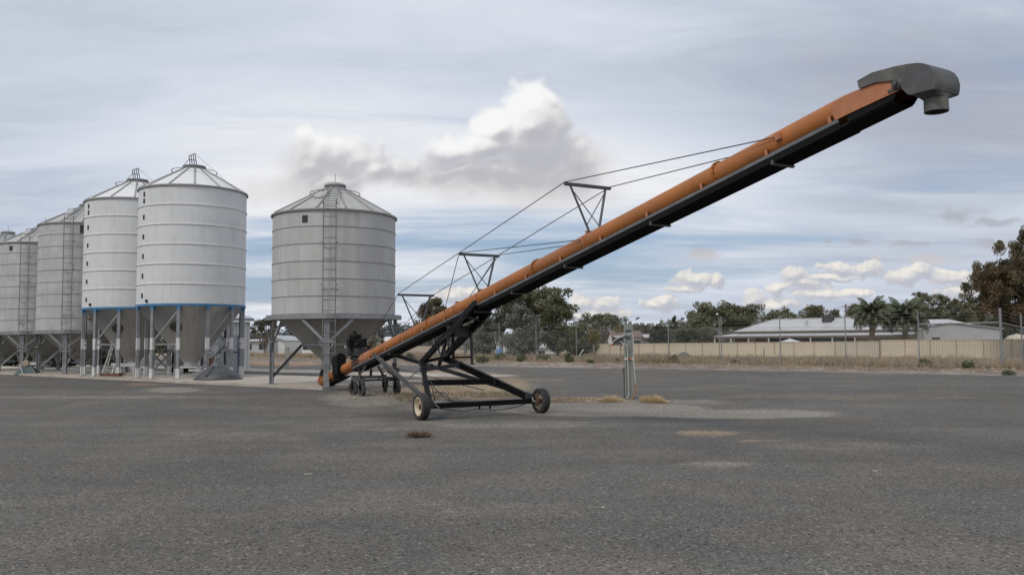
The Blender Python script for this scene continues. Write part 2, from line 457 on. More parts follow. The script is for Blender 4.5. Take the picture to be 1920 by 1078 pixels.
M['zinc_rib'] = mat('zinc_rib', (0.30, 0.30, 0.295), 0.5, 0.2, 0.1)
M['white_rib'] = mat('white_rib', (0.62, 0.62, 0.615), 0.45, 0.0, 0.06)
M['roof_rib'] = mat('grey_roof_rib', (0.30, 0.295, 0.28), 0.5, 0.2, 0.1)
M['hopper'] = mat_silo('stainless_hopper', (0.405, 0.405, 0.40), 0.38, 0.55, 12, 30, 0.14, (0.24, 0.22, 0.195), 0.5)
M['zinc_hopper'] = mat_silo('zinc_hopper', (0.29, 0.283, 0.265), 0.6, 0.15, 12, 30, 0.16, (0.15, 0.14, 0.13), 0.5)
M['galv'] = mat('galvanised_steel', (0.25, 0.257, 0.262), 0.5, 0.3, 0.15, 4, (0.22, 0.21, 0.2), 0.4, 3)
M['white'] = mat('white_paint', (0.58, 0.58, 0.57), 0.5, 0, 0.08, 4, (0.5, 0.46, 0.4), 0.4, 5)
M['blue'] = mat('blue_paint', (0.05, 0.17, 0.33), 0.5, 0, 0.12, 4)
M['dark_steel'] = mat('dark_steel', (0.026, 0.026, 0.027), 0.55, 0.1, 0.2, 6, (0.06, 0.052, 0.045), 0.4, 4)
M['black_steel'] = mat('black_painted_steel', (0.005, 0.005, 0.0052), 0.5, 0.0, 0.25, 5, (0.018, 0.016, 0.014), 0.3, 3, spec=0.12)
M['grey_steel'] = mat('worn_grey_steel', (0.085, 0.084, 0.08), 0.5, 0.25, 0.2, 6, (0.07, 0.06, 0.055), 0.6, 4)
M['rail'] = mat('tray_rail_steel', (0.16, 0.16, 0.162), 0.5, 0.25, 0.2, 3, (0.07, 0.068, 0.065), 0.5, 2.5)
M['belt'] = mat('black_rubber_belt', (0.006, 0.006, 0.0065), 0.8, 0, 0.25, 8, spec=0.2)
M['orange'] = mat('orange_paint', (0.345, 0.118, 0.025), 0.55, 0, 0.16, 1.3, (0.26, 0.105, 0.042), 0.6, 1.1)
M['orange_pale'] = mat('faded_orange_paint', (0.40, 0.155, 0.07), 0.55, 0, 0.12, 2.5, (0.33, 0.115, 0.04), 0.5, 3)
M['hood'] = mat('grey_plastic_hood', (0.072, 0.073, 0.073), 0.6, 0, 0.2, 4, (0.18, 0.155, 0.115), 0.8, 2.6)
M['tyre'] = mat('tyre_rubber', (0.032, 0.031, 0.030), 0.8, 0, 0.2, 8, (0.10, 0.09, 0.08), 0.4, 6, bump=0.2)
M['rim'] = mat('cream_rim', (0.60, 0.52, 0.38), 0.55, 0, 0.1, 6, (0.3, 0.2, 0.12), 0.4, 9)
M['rust'] = mat('rusty_steel', (0.12, 0.06, 0.035), 0.8, 0.1, 0.3, 8)
M['cable'] = mat('steel_cable', (0.055, 0.06, 0.068), 0.5, 0.3, 0.1)
M['hose'] = mat('rubber_hose', (0.02, 0.02, 0.022), 0.5, 0, 0.1)
M['concrete'] = mat('pale_concrete', (0.40, 0.355, 0.30), 0.85, 0, 0.14, 1.2, (0.25, 0.22, 0.19), 0.5, 0.8, bump=0.2)
M['conc_edge'] = mat('concrete_post', (0.33, 0.32, 0.29), 0.85, 0, 0.14, 3, (0.2, 0.19, 0.17), 0.5, 4, bump=0.3)
M['post'] = mat('green_grey_timber', (0.22, 0.24, 0.225), 0.8, 0, 0.15, 5, (0.11, 0.12, 0.105), 0.6, 4, streak=True, bump=0.3)
M['cream'] = mat('cream_steel_fence', (0.57, 0.50, 0.385), 0.55, 0, 0.05, 0.4)
M['cream_grey'] = mat('faded_cream_fence', (0.50, 0.455, 0.365), 0.55, 0, 0.05, 0.4)
M['cream_post'] = mat('cream_fence_post', (0.36, 0.30, 0.21), 0.55, 0, 0.05)
M['roofgrey'] = mat('grey_steel_roof', (0.44, 0.44, 0.44), 0.5, 0.05, 0.08, 0.8, (0.36, 0.36, 0.36), 0.4, 0.5)
M['gutter'] = mat('brown_gutter', (0.16, 0.12, 0.10), 0.6, 0, 0.1)
M['brick'] = mat('red_brown_brick', (0.14, 0.062, 0.045), 0.85, 0, 0.25, 6)
M['render'] = mat('cream_render', (0.48, 0.43, 0.35), 0.8, 0, 0.08)
M['glass'] = mat('dark_window_glass', (0.02, 0.025, 0.03), 0.1, 0, 0.1)
M['shedgrey'] = mat('pale_grey_cladding', (0.40, 0.41, 0.42), 0.55, 0.05, 0.06, 1, (0.33, 0.33, 0.33), 0.4, 1)
M['shedwhite'] = mat('white_cladding', (0.68, 0.68, 0.665), 0.55, 0.0, 0.07, 1, (0.42, 0.4, 0.37), 0.4, 1)
M['brownroof'] = mat('brown_tile_roof', (0.17, 0.125, 0.10), 0.85, 0, 0.2, 3)
M['cooler'] = mat('dark_cooler', (0.05, 0.05, 0.05), 0.6, 0, 0.1)
M['bark'] = mat('grey_bark', (0.20, 0.17, 0.14), 0.9, 0, 0.3, 3, (0.1, 0.08, 0.065), 0.6, 2, bump=0.4)
M['palmbark'] = mat('palm_trunk', (0.20, 0.14, 0.10), 0.9, 0, 0.3, 4, bump=0.4)
M['timber'] = mat('grey_pole_timber', (0.15, 0.135, 0.12), 0.85, 0, 0.2)
M['plastic_dark'] = mat('dark_grey_plastic', (0.055, 0.058, 0.063), 0.55, 0, 0.2, 5, (0.11, 0.105, 0.1), 0.4, 5)
M['teal'] = mat('teal_paint', (0.028, 0.062, 0.07), 0.6, 0, 0.2, 5)
M['beige'] = mat('beige_cloth', (0.30, 0.255, 0.20), 0.85, 0, 0.2, 5)
M['red'] = mat('red_sticker', (0.32, 0.075, 0.04), 0.6, 0, 0.1)
M['conduit'] = mat('white_conduit', (0.50, 0.48, 0.44), 0.5, 0, 0.08)
M['orange_conduit'] = mat('orange_conduit', (0.30, 0.155, 0.09), 0.6, 0, 0.1)
M['bluedrum'] = mat('blue_plastic_drum', (0.10, 0.22, 0.42), 0.5, 0, 0.1)
M['stone_l'] = mat('pale_stone', (0.26, 0.24, 0.21), 0.9, 0, 0.2, 30)
M['litter'] = mat('white_scrap', (0.55, 0.54, 0.5), 0.7, 0, 0.05)
M['mound'] = mat('grey_gravel_heap', (0.125, 0.125, 0.12), 0.95, 0, 0.25, 12, bump=0.6, bscale=18)
M['leaf_olive'] = mat_leaf('olive_leaves', (0.095, 0.10, 0.06), (0.235, 0.235, 0.15))
M['leaf_grey'] = mat_leaf('grey_green_leaves', (0.105, 0.11, 0.09), (0.255, 0.26, 0.215))
M['leaf_dark'] = mat_leaf('dark_leaves', (0.04, 0.046, 0.03), (0.125, 0.13, 0.085))
M['leaf_brown'] = mat_leaf('reddish_dry_leaves', (0.065, 0.06, 0.034), (0.18, 0.155, 0.088), dead=(0.15, 0.10, 0.06))
M['leaf_green'] = mat_leaf('green_leaves', (0.062, 0.072, 0.036), (0.17, 0.185, 0.10))
M['leaf_yellow'] = mat_leaf('yellow_leaves', (0.14, 0.12, 0.03), (0.30, 0.25, 0.07))
M['leaf_palm'] = mat_leaf('palm_leaves', (0.05, 0.065, 0.035), (0.155, 0.17, 0.11))
M['leaf_shrub'] = mat_leaf('saltbush_leaves', (0.075, 0.090, 0.048), (0.210, 0.225, 0.135))
M['straw'] = mat_leaf('straw_blades', (0.24, 0.185, 0.13), (0.46, 0.375, 0.27), 0.2)
M['straw_bright'] = mat_leaf('bright_straw_blades', (0.44, 0.335, 0.19), (0.70, 0.56, 0.36), 0.25)
M['straw_brown'] = mat_leaf('brown_weed_stalks', (0.10, 0.065, 0.045), (0.24, 0.17, 0.115), 0.15)
M['flower'] = mat_leaf('white_flower_leaves', (0.08, 0.10, 0.05), (0.55, 0.53, 0.46), 0.2)
M['forest'] = mat_leaf('haze_tinted_leaves', (0.06, 0.075, 0.075), (0.12, 0.14, 0.14), 0.1)  # bluish haze of distance put into the leaf colour

def mat_ground():
    m_ = bpy.data.materials.new('gravel_yard'); m_.use_nodes = True
    t = NT(m_.node_tree); bs = t.n['Principled BSDF']
    v = t.new('ShaderNodeTexCoord').outputs['Object']
    def attr(n):
        a = t.new('ShaderNodeAttribute'); a.attribute_name = n; return t.sep(a.outputs['Color'])
    pale, tan, dark = attr('patch'); dirt, straw, orange = attr('zone')
    fine = t.voro(v, 105, 'F1', 'Color'); fr = t.sep(fine)[0]
    fine2 = t.voro(v, 46, 'F1', 'Color'); fr2 = t.sep(fine2)[1]
    n_s = t.noise(v, 13.0, 6, 0.75)
    n_m = t.noise(v, 1.1, 6, 0.65, 0.3)
    n_l = t.noise(v, 0.16, 5, 0.6, 0.5)
    val = t.m('MULTIPLY_ADD', t.m('SUBTRACT', fr, 0.5), 0.95, 1.0)
    val = t.m('MULTIPLY', val, t.m('MULTIPLY_ADD', t.m('SUBTRACT', fr2, 0.5), 0.5, 1.0))
    val = t.m('MULTIPLY', val, t.ss(n_s, 0.25, 0.75, 0.76, 1.24))
    val = t.m('MULTIPLY', val, t.ss(n_m, 0.3, 0.7, 0.94, 1.06))
    val = t.m('MULTIPLY', val, t.ss(n_l, 0.3, 0.7, 0.91, 1.09))
    trk = t.noise(t.vm('MULTIPLY', v, (0.10, 0.75, 1.0)), 1.0, 4, 0.6, 0.6)
    val = t.m('MULTIPLY', val, t.ss(trk, 0.3, 0.7, 0.90, 1.10))
    # bright and dark chips
    chip = t.m('GREATER_THAN', fr2, 0.965); val = t.m('MULTIPLY_ADD', chip, 0.75, val)
    chipd = t.m('LESS_THAN', fr2, 0.03); val = t.m('MULTIPLY_ADD', chipd, -0.45, val)
    warm = t.ss(t.noise(v, 0.45, 5, 0.6, 0.3), 0.4, 0.65)
    c = t.mix(warm, (0.117, 0.111, 0.100), (0.140, 0.127, 0.109))
    edge = t.m('MULTIPLY', t.m('SUBTRACT', n_m, 0.5), 0.9)
    edge = t.m('ADD', edge, t.m('MULTIPLY', t.m('SUBTRACT', n_s, 0.5), 1.3))
    def k(mask): return t.ss(t.m('ADD', mask, t.m('MULTIPLY', edge, t.m('MINIMUM', t.m('MULTIPLY', mask, 3.0), 1.0))), 0.12, 0.85)
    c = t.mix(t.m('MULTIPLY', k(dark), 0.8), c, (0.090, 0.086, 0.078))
    c = t.mix(t.m('MULTIPLY', k(pale), 0.9), c, (0.255, 0.226, 0.19))
    c = t.mix(k(tan), c, (0.29, 0.225, 0.15))
    c = t.mix(k(orange), c, (0.32, 0.20, 0.135))
    c = t.mix(k(dirt), c, t.mix(t.ss(n_m, 0.35, 0.65), (0.19, 0.155, 0.127), (0.29, 0.25, 0.215)))
    c = t.mix(k(straw), c, t.mix(t.ss(n_m, 0.35, 0.65), (0.23, 0.175, 0.12), (0.34, 0.27, 0.19)))
    c = t.vm('SCALE', c); t.put(c.node.inputs['Scale'], val)
    t.put(bs.inputs['Base Color'], c); bs.inputs['Roughness'].default_value = 0.92
    bs.inputs['Specular IOR Level'].default_value = 0.25
    b = t.new('ShaderNodeBump'); b.inputs['Strength'].default_value = 0.6; b.inputs['Distance'].default_value = 0.012
    t.put(b.inputs['Height'], t.m('ADD', fr2, t.m('MULTIPLY', fr, 0.6))); t.put(bs.inputs['Normal'], b.outputs[0])
    return m_
M['ground'] = mat_ground()
# ---------------------------------------------------------------- ground
def axis_lin(lo, hi, flo, fhi, step, grow=1.25):
    a = list(np.arange(flo, fhi + 1e-6, step)); s = step; x = fhi
    while x < hi: s *= grow; x += s; a.append(x)
    s = step; x = flo; pre = []
    while x > lo: s *= grow; x -= s; pre.append(x)
    return pre[::-1] + a
PATCH = {'pale': [(1130, 767, 200, 13, 1.0), (1390, 776, 190, 9, .8), (1270, 754, 120, 6, .55), (920, 795, 260, 9, .45), (325, 731, 52, 5, 1.0), (690, 748, 85, 16, .75), (780, 752, 60, 18, .5),
                  (1340, 869, 75, 7, .6), (200, 744, 280, 4, .4), (430, 818, 210, 10, .35), (1600, 835, 260, 10, .3), (980, 760, 110, 7, .7), (700, 800, 160, 9, .35), (250, 860, 130, 12, .25), (1350, 1010, 200, 25, .2)],
         'tan': [(885, 722, 105, 24, 1.0), (840, 705, 60, 14, .7), (1090, 749, 120, 4, .8), (1325, 812, 60, 6, .7), (1420, 826, 36, 3.5, .6), (870, 742, 90, 8, .6), (1010, 712, 60, 4, .4), (790, 735, 60, 12, .6), (1620, 745, 330, 5, .3), (1850, 700, 90, 4, .3)],
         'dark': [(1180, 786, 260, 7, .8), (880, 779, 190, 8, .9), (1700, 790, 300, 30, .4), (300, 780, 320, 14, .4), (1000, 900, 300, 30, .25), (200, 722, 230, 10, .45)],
         'orange': [(267, 721, 40, 3.0, .5), (540, 680, 90, 6, .7)]}
def build_ground():
    xs = axis_lin(-900, 900, -34, 40, 0.4); ys = axis_lin(-60, 2600, 4.0, 70, 0.36)
    nx, ny = len(xs), len(ys)
    vs = [(x, y, hgt(x, y)) for y in ys for x in xs]
    fs = [(j * nx + i, j * nx + i + 1, (j + 1) * nx + i + 1, (j + 1) * nx + i) for j in range(ny - 1) for i in range(nx - 1)]
    me = bpy.data.meshes.new('gravel_ground'); me.from_pydata(vs, [], fs); me.update()
    me.polygons.foreach_set('use_smooth', [True] * len(fs))
    pa = np.zeros((len(vs), 4), np.float32); zo = np.zeros((len(vs), 4), np.float32); pa[:, 3] = 1; zo[:, 3] = 1
    for i, (x, y, z) in enumerate(vs):
        s, q = fence_sq(x, y)
        if y > 3 and y < 140:
            px, py = project((x, y, z))
            for ch, name in ((0, 'pale'), (1, 'tan'), (2, 'dark')):
                for (cx, cy, rx, ry, a) in PATCH[name]:
                    e = ((px - cx) / rx) ** 2 + ((py - cy) / ry) ** 2
                    if e < 3: pa[i, ch] = max(pa[i, ch], a * (1 - sstep(0.3, 1.7, e)))
            for (cx, cy, rx, ry, a) in PATCH['orange']:
                e = ((px - cx) / rx) ** 2 + ((py - cy) / ry) ** 2
                if e < 3: zo[i, 2] = max(zo[i, 2], a * (1 - sstep(0.3, 1.7, e)))
        if y > 20:
            w = verge_w(s)
            if s > -3:
                zo[i, 0] = sstep(-w - 2.8, -w - 0.2, q) * (1 - sstep(-0.6, 0.6, q))
                zo[i, 1] = sstep(-0.8, 0.5, q)
            else:
                zo[i, 1] = sstep(-0.5, 1.5, q) * sstep(-12, -4, s) + sstep(25, 35, q)
                zo[i, 0] = 0.6 * sstep(-3, -1, q) * (1 - sstep(-0.5, 1.5, q)) * sstep(-8, -3, s)
        if y > 140: zo[i, 1] = 1
    for n_, arr in (('patch', pa), ('zone', zo)):
        a = me.attributes.new(n_, 'FLOAT_COLOR', 'POINT'); a.data.foreach_set('color', arr.ravel())
    me.materials.append(M['ground'])
    ob = bpy.data.objects.new('gravel_ground', me); COL.objects.link(ob); tag(ob, kind='structure')
build_ground()

# concrete slab rows (row direction of the silos)
RU = Vector((-0.79, 0.613, 0)).normalized(); RV = Vector((0.613, 0.79, 0)).normalized()
ZS = 0.21
def slab(name, corner, length, width, z):
    a = Vector((corner[0], corner[1], 0))
    pts = [a, a + RU * length, a + RU * length + RV * width, a + RV * width]
    m_ = MB(); m_.prism([Vector((p.x, p.y, -0.3)) for p in pts], (0, 0, z + 0.3))
    o = m_.build(name, M['concrete'], smooth=0); tag(o, kind='structure'); return o
c1 = G(604, 731)
slab('silo_slab', (c1.x, c1.y), 60, 5.6, ZS)
c2 = at(895, 710, 34.9)
slab('rear_slab', (c2.x, c2.y), 60, 3.0, 0.165)

# ---------------------------------------------------------------- silos
def ring_profile(r, z, w=0.02, h=0.05):
    return [(r, z - h / 2), (r + w, z - h * 0.25), (r + w, z + h * 0.25), (r, z + h / 2)]
def common_roof(root, Re, ze, rt, zt, ribmat, roofmat, nrib=14, ringr=1.0, ringz=0.22, wall_r=None):
    m_ = MB().lathe([(Re, ze), (rt, zt)], n=nrib * 4)
    m_.lathe([(Re, ze), (Re - 0.02, ze - 0.03), (wall_r - 0.02, ze - 0.0)], n=nrib * 4)
    roof = m_.build('roof', roofmat, root)
    e = MB().lathe([(Re - 0.01, ze - 0.06), (Re + 0.02, ze - 0.05), (Re + 0.025, ze), (Re, ze + 0.02)], n=56)
    e.build('eave_trim', M['roof_rib'], roof)
    rb = MB()
    for k in range(nrib):
        g = 2 * math.pi * (k + 0.35) / nrib; d = Vector((math.cos(g), math.sin(g), 0))
        rb.bar(d * (Re - 0.01) + Vector((0, 0, ze + 0.025)), d * rt + Vector((0, 0, zt + 0.02)), 0.05, 0.05)
    rb.build('roof_ribs', ribmat, roof)
    gr = MB(); zr = ze + (zt - ze) * (Re - ringr) / (Re - rt) + ringz
    pts = [Vector((ringr * math.cos(a), ringr * math.sin(a), zr)) for a in np.linspace(0, 2 * math.pi, 41)]
    gr.tube(pts, 0.016, 6)
    for k in range(5):
        g = 2 * math.pi * (k + 0.1) / 5
        gr.tube([(ringr * math.cos(g), ringr * math.sin(g), zr), (ringr * math.cos(g), ringr * math.sin(g), zr - ringz)], 0.014, 5)
    gr.build('grab_ring', M['galv'], roof)
    return roof

def white_silo():
    root = empty('white_grain_silo')
    Rr = 2.28; z0 = 3.065; zb = 3.16; ze = 8.22
    MB().lathe([(Rr, zb), (Rr, ze)], n=72).build('wall', M['white_silo'], root)
    wr = MB()
    bh = (ze - zb) / 6
    for k in range(1, 6): wr.lathe(ring_profile(Rr - 0.003, zb + bh * k, 0.035, 0.07), n=72)
    wr.build('wall_bands', M['white_rib'], root)
    roof = common_roof(root, Rr + 0.05, ze, 0.42, ze + 1.12, M['roof_rib'], M['white_roof'], 14, 0.98, 0.2, Rr)
    lid = MB().lathe([(0.42, ze + 1.1), (0.42, ze + 1.17), (0.5, ze + 1.18), (0.5, ze + 1.24), (0.05, ze + 1.27), (0.001, ze + 1.27)], n=28).build('lid', M['galv'], roof)
    hf = MB(); b0 = Vector((0.0, -0.1, ze + 1.25)); ax = Vector((0.8, 0.45, 0)).normalized(); upv = Vector((-0.12, -0.1, 0.98)).normalized()
    for k in (-0.14, -0.05, 0.05, 0.14): hf.tube([b0 + ax * k, b0 + ax * k + upv * (0.50 + k * 0.5)], 0.018, 6)
    for hh in (0.26, 0.50): hf.tube([b0 - ax * 0.14 + upv * (hh - 0.07 * (hh > .4)), b0 + ax * 0.14 + upv * (hh + 0.07 * (hh > .4))], 0.018, 6)
    hf.tube([b0 - ax * 0.14 + upv * 0.3, Vector((-0.5, -0.25, ze + 1.1))], 0.012, 5)
    hf.tube([b0 + ax * 0.14 + upv * 0.56, Vector((1.2, 0.6, ze + 0.72))], 0.006, 4)
    hf.build('lid_handle', M['dark_steel'], lid)
    # base ring
    MB().lathe([(Rr - 0.06, z0), (Rr + 0.03, z0), (Rr + 0.03, zb), (Rr - 0.06, zb)], n=72).build('base_ring', M['blue'], root)
    hp = MB().lathe([(Rr - 0.04, z0 + 0.03), (0.3, 0.62), (0.3, 0.45)], n=64)
    hop = hp.build('hopper', M['hopper'], root)
    # manhole on the cone, facing the yard
    for g in (R(-92),):
        d = Vector((math.cos(g), math.sin(g), 0)); sl = Vector((-d.x * 2.4, -d.y * 2.4, -1.98)).normalized()
        nrm = Vector((d.x * 2.4, d.y * 2.4, -1.98)); nrm = Vector((d.x * 2.4, d.y * 2.4, -1.95)).normalized()
        f = 0.36; c = d * (Rr + (0.3 - Rr) * f + 0.0) + Vector((0, 0, z0 + (0.62 - z0) * f))
        nv = Vector((d.x, d.y, -(Rr - 0.3) / (z0 - 0.62))).normalized()
        mh = MB().lathe([(0.25, -0.02), (0.25, 0.05), (0.21, 0.06), (0.19, 0.02), (0.001, 0.02)], c, nv, 24)
        mh.build('manhole', M['manhole'], hop)
    MB().box((0, 0, 0.42), 0.85, 0.85, 0.05).box((0.3, -0.3, 0.30), 0.5, 0.12, 0.1).build('slide_gate', M['white'], hop)
    # legs
    N = 12; a0 = R(-52); legs = []
    for k in range(N):
        g = a0 + 2 * math.pi * k / N; d = Vector((math.cos(g), math.sin(g), 0)); s = Vector((-d.y, d.x, 0))
        c = d * (Rr - 0.05); legs.append((c, d, s))
        ax = (d, s, Vector((0, 0, 1)))
        lg = MB(); zz = ZS
        lg.box(c + Vector((0, 0, (z0 + 0.015) / 2)) + d * 0.055, 0.012, 0.13, z0 - 0.015, ax)
        lg.box(c + Vector((0, 0, (z0 + 0.015) / 2)) + s * 0.059, 0.11, 0.012, z0 - 0.015, ax)
        lg.box(c + Vector((0, 0, (z0 + 0.015) / 2)) - s * 0.059, 0.11, 0.012, z0 - 0.015, ax)
        lg.box(c + Vector((0, 0, 0.008)), 0.28, 0.26, 0.016, ax)
        L = lg.build('leg', M['galv'], root)
        MB().box(c + Vector((0, 0, 1.47)), 0.13, 0.146, 0.5, ax).build('painted_sleeve', M['white'], L)
        MB().box(c + Vector((0, 0, 0.22)), 0.13, 0.146, 0.40, ax).build('painted_foot', M['white'], L)
        MB().box(c + Vector((0, 0, z0 - 0.075)), 0.135, 0.15, 0.15, ax).build('leg_cap', M['blue'], L)
    for k in range(0, N):
        if k % 2: continue
        A, B = legs[k][0], legs[(k + 1) % N][0]
        br = MB(); Z = lambda z: Vector((0, 0, z))
        br.bar(A * 0.985 + Z(1.45), B * 0.985 + Z(1.45), 0.05, 0.07)
        br.bar(A * 0.99 + Z(1.55), B * 0.99 + Z(2.9), 0.05, 0.07)
        if k in (0, 4, 6): br.bar(A * 0.975 + Z(1.36), B * 0.975 + Z(0.25), 0.05, 0.06); br.bar(B * 0.945 + Z(1.36), A * 0.945 + Z(0.25), 0.05, 0.06)
        br.build('leg_brace', M['galv'], root)
    # sight windows on the left, one per band, and small fittings
    g = R(-129)
    d = Vector((math.cos(g), math.sin(g), 0)); s = Vector((-d.y, d.x, 0)); ax = (d, s, Vector((0, 0, 1)))
    for k in range(6):
        for zz in ([0.42] if k < 5 else [0.25, 0.6]):
            MB().box(d * (Rr + 0.01) + Vector((0, 0, zb + bh * (k + zz))), 0.04, 0.09, 0.2, ax).build('sight_window', M['dark_steel'], root)
    MB().lathe([(0.07, 0), (0.06, 0.06), (0.001, 0.07)], Vector((math.cos(R(-120)), math.sin(R(-120)), 0)) * Rr + Vector((0, 0, zb + 0.12)), (math.cos(R(-120)), math.sin(R(-120)), 0), 12).build('test_cock', M['dark_steel'], root)
    return root

def ladder_mesh(m_, base_z, top_z, rr, ang, w=0.42, r=0.018, hooks=True):
    d = Vector((math.cos(ang), math.sin(ang), 0)); s = Vector((-d.y, d.x, 0))
    for k in (-1, 1):
        p = d * rr + s * (w / 2 * k)
        m_.tube([p + Vector((0, 0, base_z)), p + Vector((0, 0, top_z))], r, 6)
        if hooks:
            for zz in (base_z, top_z - 0.1, (base_z + top_z) / 2):
                m_.tube([p + Vector((0, 0, zz)), p - d * 0.16 + s * (0.05 * k) + Vector((0, 0, zz - 0.03))], r, 5)
    z = base_z + 0.12
    while z < top_z:
        m_.tube([d * rr - s * (w / 2) + Vector((0, 0, z)), d * rr + s * (w / 2) + Vector((0, 0, z))], r * 0.8, 5); z += 0.36

def grey_silo(nb, zr, name='grey_grain_silo', hatch=True, window=R(-105), box=False):
    root = empty(name)
    Rr = 2.2; bh = 0.595; zw = zr + 0.02; ze = zw + nb * bh
    MB().lathe([(Rr, zw), (Rr, ze)], n=72).build('wall', M['zinc_silo'], root)
    wr = MB()
    for k in range(1, nb): wr.lathe(ring_profile(Rr - 0.003, zw + bh * k, 0.022, 0.04), n=72)
    wr.build('wall_bands', M['zinc_rib'], root)
    roof = common_roof(root, Rr + 0.05, ze, 0.36, ze + 1.06, M['roof_rib'], M['zinc_roof'], 14, 0.9, 0.14, Rr)
    cap = MB().lathe([(0.34, ze + 1.03), (0.34, ze + 1.16), (0.40, ze + 1.16), (0.40, ze + 1.20), (0.3, ze + 1.27), (0.12, ze + 1.31), (0.001, ze + 1.32)], n=28)
    cap.tube([(0, 0, ze + 1.3), (0, 0, ze + 1.62)], 0.012, 5)
    cap.build('cap', M['zinc_rib'], roof)
    if hatch:
        g = R(-103); d = Vector((math.cos(g), math.sin(g), 0)); s = Vector((-d.y, d.x, 0))
        up = (d * -0.87 + Vector((0, 0, 0.5))).normalized(); nv = (d * 0.5 + Vector((0, 0, 0.87))).normalized()
        MB().lathe([(0.24, -0.03), (0.26, 0.05), (0.2, 0.1), (0.001, 0.12)], d * 1.15 + Vector((0, 0, ze + 0.62)), nv, 20).build('roof_hatch', M['zinc_roof'], roof)
    # ladder from hopper up to the eave, three lengths, then up the roof
    ag = R(-82); d = Vector((math.cos(ag), math.sin(ag), 0)); s = Vector((-d.y, d.x, 0))
    lm = MB(); n3 = 2 if nb < 7 else 3
    zb = 0.85 - ZS
    cuts = [zb] + [ze + 0.12 - (n3 - k) * ((ze - zb) / n3) for k in range(1, n3)] + [ze + 0.35]
    for k in range(n3): ladder_mesh(lm, cuts[k], cuts[k + 1] - 0.06, Rr + 0.16 + 0.03 * k, ag)
    for k in (-1, 1):
        lm.tube([d * (Rr - 0.05) + s * 0.2 * k + Vector((0, 0, ze + 0.18)), d * 0.75 + s * 0.2 * k + Vector((0, 0, ze + 0.98))], 0.013, 5)
    for j in range(7):
        f = j / 6.5; p = d * (Rr - 0.05 + (0.75 - Rr + 0.05) * f) + Vector((0, 0, ze + 0.18 + 0.8 * f))
        lm.tube([p - s * 0.2, p + s * 0.2], 0.012, 5)
    lm.build('ladder', M['ladder'], root)
    # square window high on the wall
    dw = Vector((math.cos(window), math.sin(window), 0)); sw = Vector((-dw.y, dw.x, 0)); ax = (dw, sw, Vector((0, 0, 1)))
    MB().box(dw * Rr + Vector((0, 0, ze - 0.34)), 0.05, 0.19, 0.24 if not box else 0.4, ax).build('inspection_window', M['dark_steel'], root)
    # octagonal base frame
    leg_a = [R(-84 + 90 * k) for k in range(4)]
    ro = (Rr + 0.05) / math.cos(math.pi / 8)
    fr = MB(); pts_o = []; pts_i = []
    for k in range(8):
        g = R(-84 + 45 * k)
        pts_o.append(Vector((ro * math.cos(g), ro * math.sin(g), 0))); pts_i.append(Vector(((Rr - 0.25) * math.cos(g), (Rr - 0.25) * math.sin(g), 0)))
    for k in range(8):
        k2 = (k + 1) % 8
        a, b, c, e = pts_o[k], pts_o[k2], pts_i[k2], pts_i[k]
        fr.prism([p + Vector((0, 0, zr - 0.16)) for p in (a, b, c, e)], (0, 0, 0.17))
    fr.build('base_frame', M['galv'], root)
    zi = max(1.62, zr - 0.9) - ZS if nb < 7 else zr - 0.95
    hp = MB().lathe([(Rr - 0.2, zr - 0.12), (1.08, zi)], n=56).lathe([(1.08, zi), (0.28, 0.72), (0.28, 0.55)], n=56)
    hop = hp.build('hopper', M['zinc_hopper'], root)
    MB().lathe([(1.06, zi - 0.04), (1.15, zi - 0.04), (1.15, zi + 0.05), (1.06, zi + 0.05)], n=48).build('hopper_ring', M['galv'], hop)
    MB().box((0, 0, 0.53), 0.8, 0.8, 0.05).box((0.3, 0.2, 0.45), 0.5, 0.08, 0.1).build('slide_gate', M['galv'], hop)
    Z = lambda z: Vector((0, 0, z))
    for i, g in enumerate(leg_a):
        d = Vector((math.cos(g), math.sin(g), 0)); s = Vector((-d.y, d.x, 0)); ax = (d, s, Vector((0, 0, 1)))
        c = d * (Rr + 0.0)
        lg = MB()
        lg.box(c + Z((zr - 0.165) / 2) + d * 0.06, 0.014, 0.19, zr - 0.165, ax).box(c + Z((zr - 0.165) / 2) - d * 0.06, 0.014, 0.19, zr - 0.165, ax)
        lg.box(c + Z((zr - 0.165) / 2), 0.104, 0.06, zr - 0.165, ax)
        lg.box(c + Z(0.009), 0.36, 0.34, 0.018, ax)
        L = lg.build('leg', M['galv'], root)
        zk = zr * 0.62
        kn = MB()
        for k in (-1, 1):
            ga = g + R(23) * k; e = Vector((math.cos(ga), math.sin(ga), 0)) * (Rr * 0.985)
            kn.bar(c + Z(zk) + s * 0.07 * k, e + Z(zr - 0.17), 0.08, 0.09)
            kn.bar(c + Z(zk - 0.35) + s * 0.03 * k, c + Z(zk - 0.02) + s * 0.24 * k, 0.06, 0.06)
        kn.box(c + Z(zk), 0.14, 0.52, 0.05, ax)
        kn.build('knee_brace', M['galv'], L)
        ds = MB()
        ds.bar(c + Z(0.28) - d * 0.05, d * 1.13 + Z(zi), 0.07, 0.09)
        ds.build('leg_strut', M['dark_steel'] if nb < 7 else M['galv'], L)
    return root

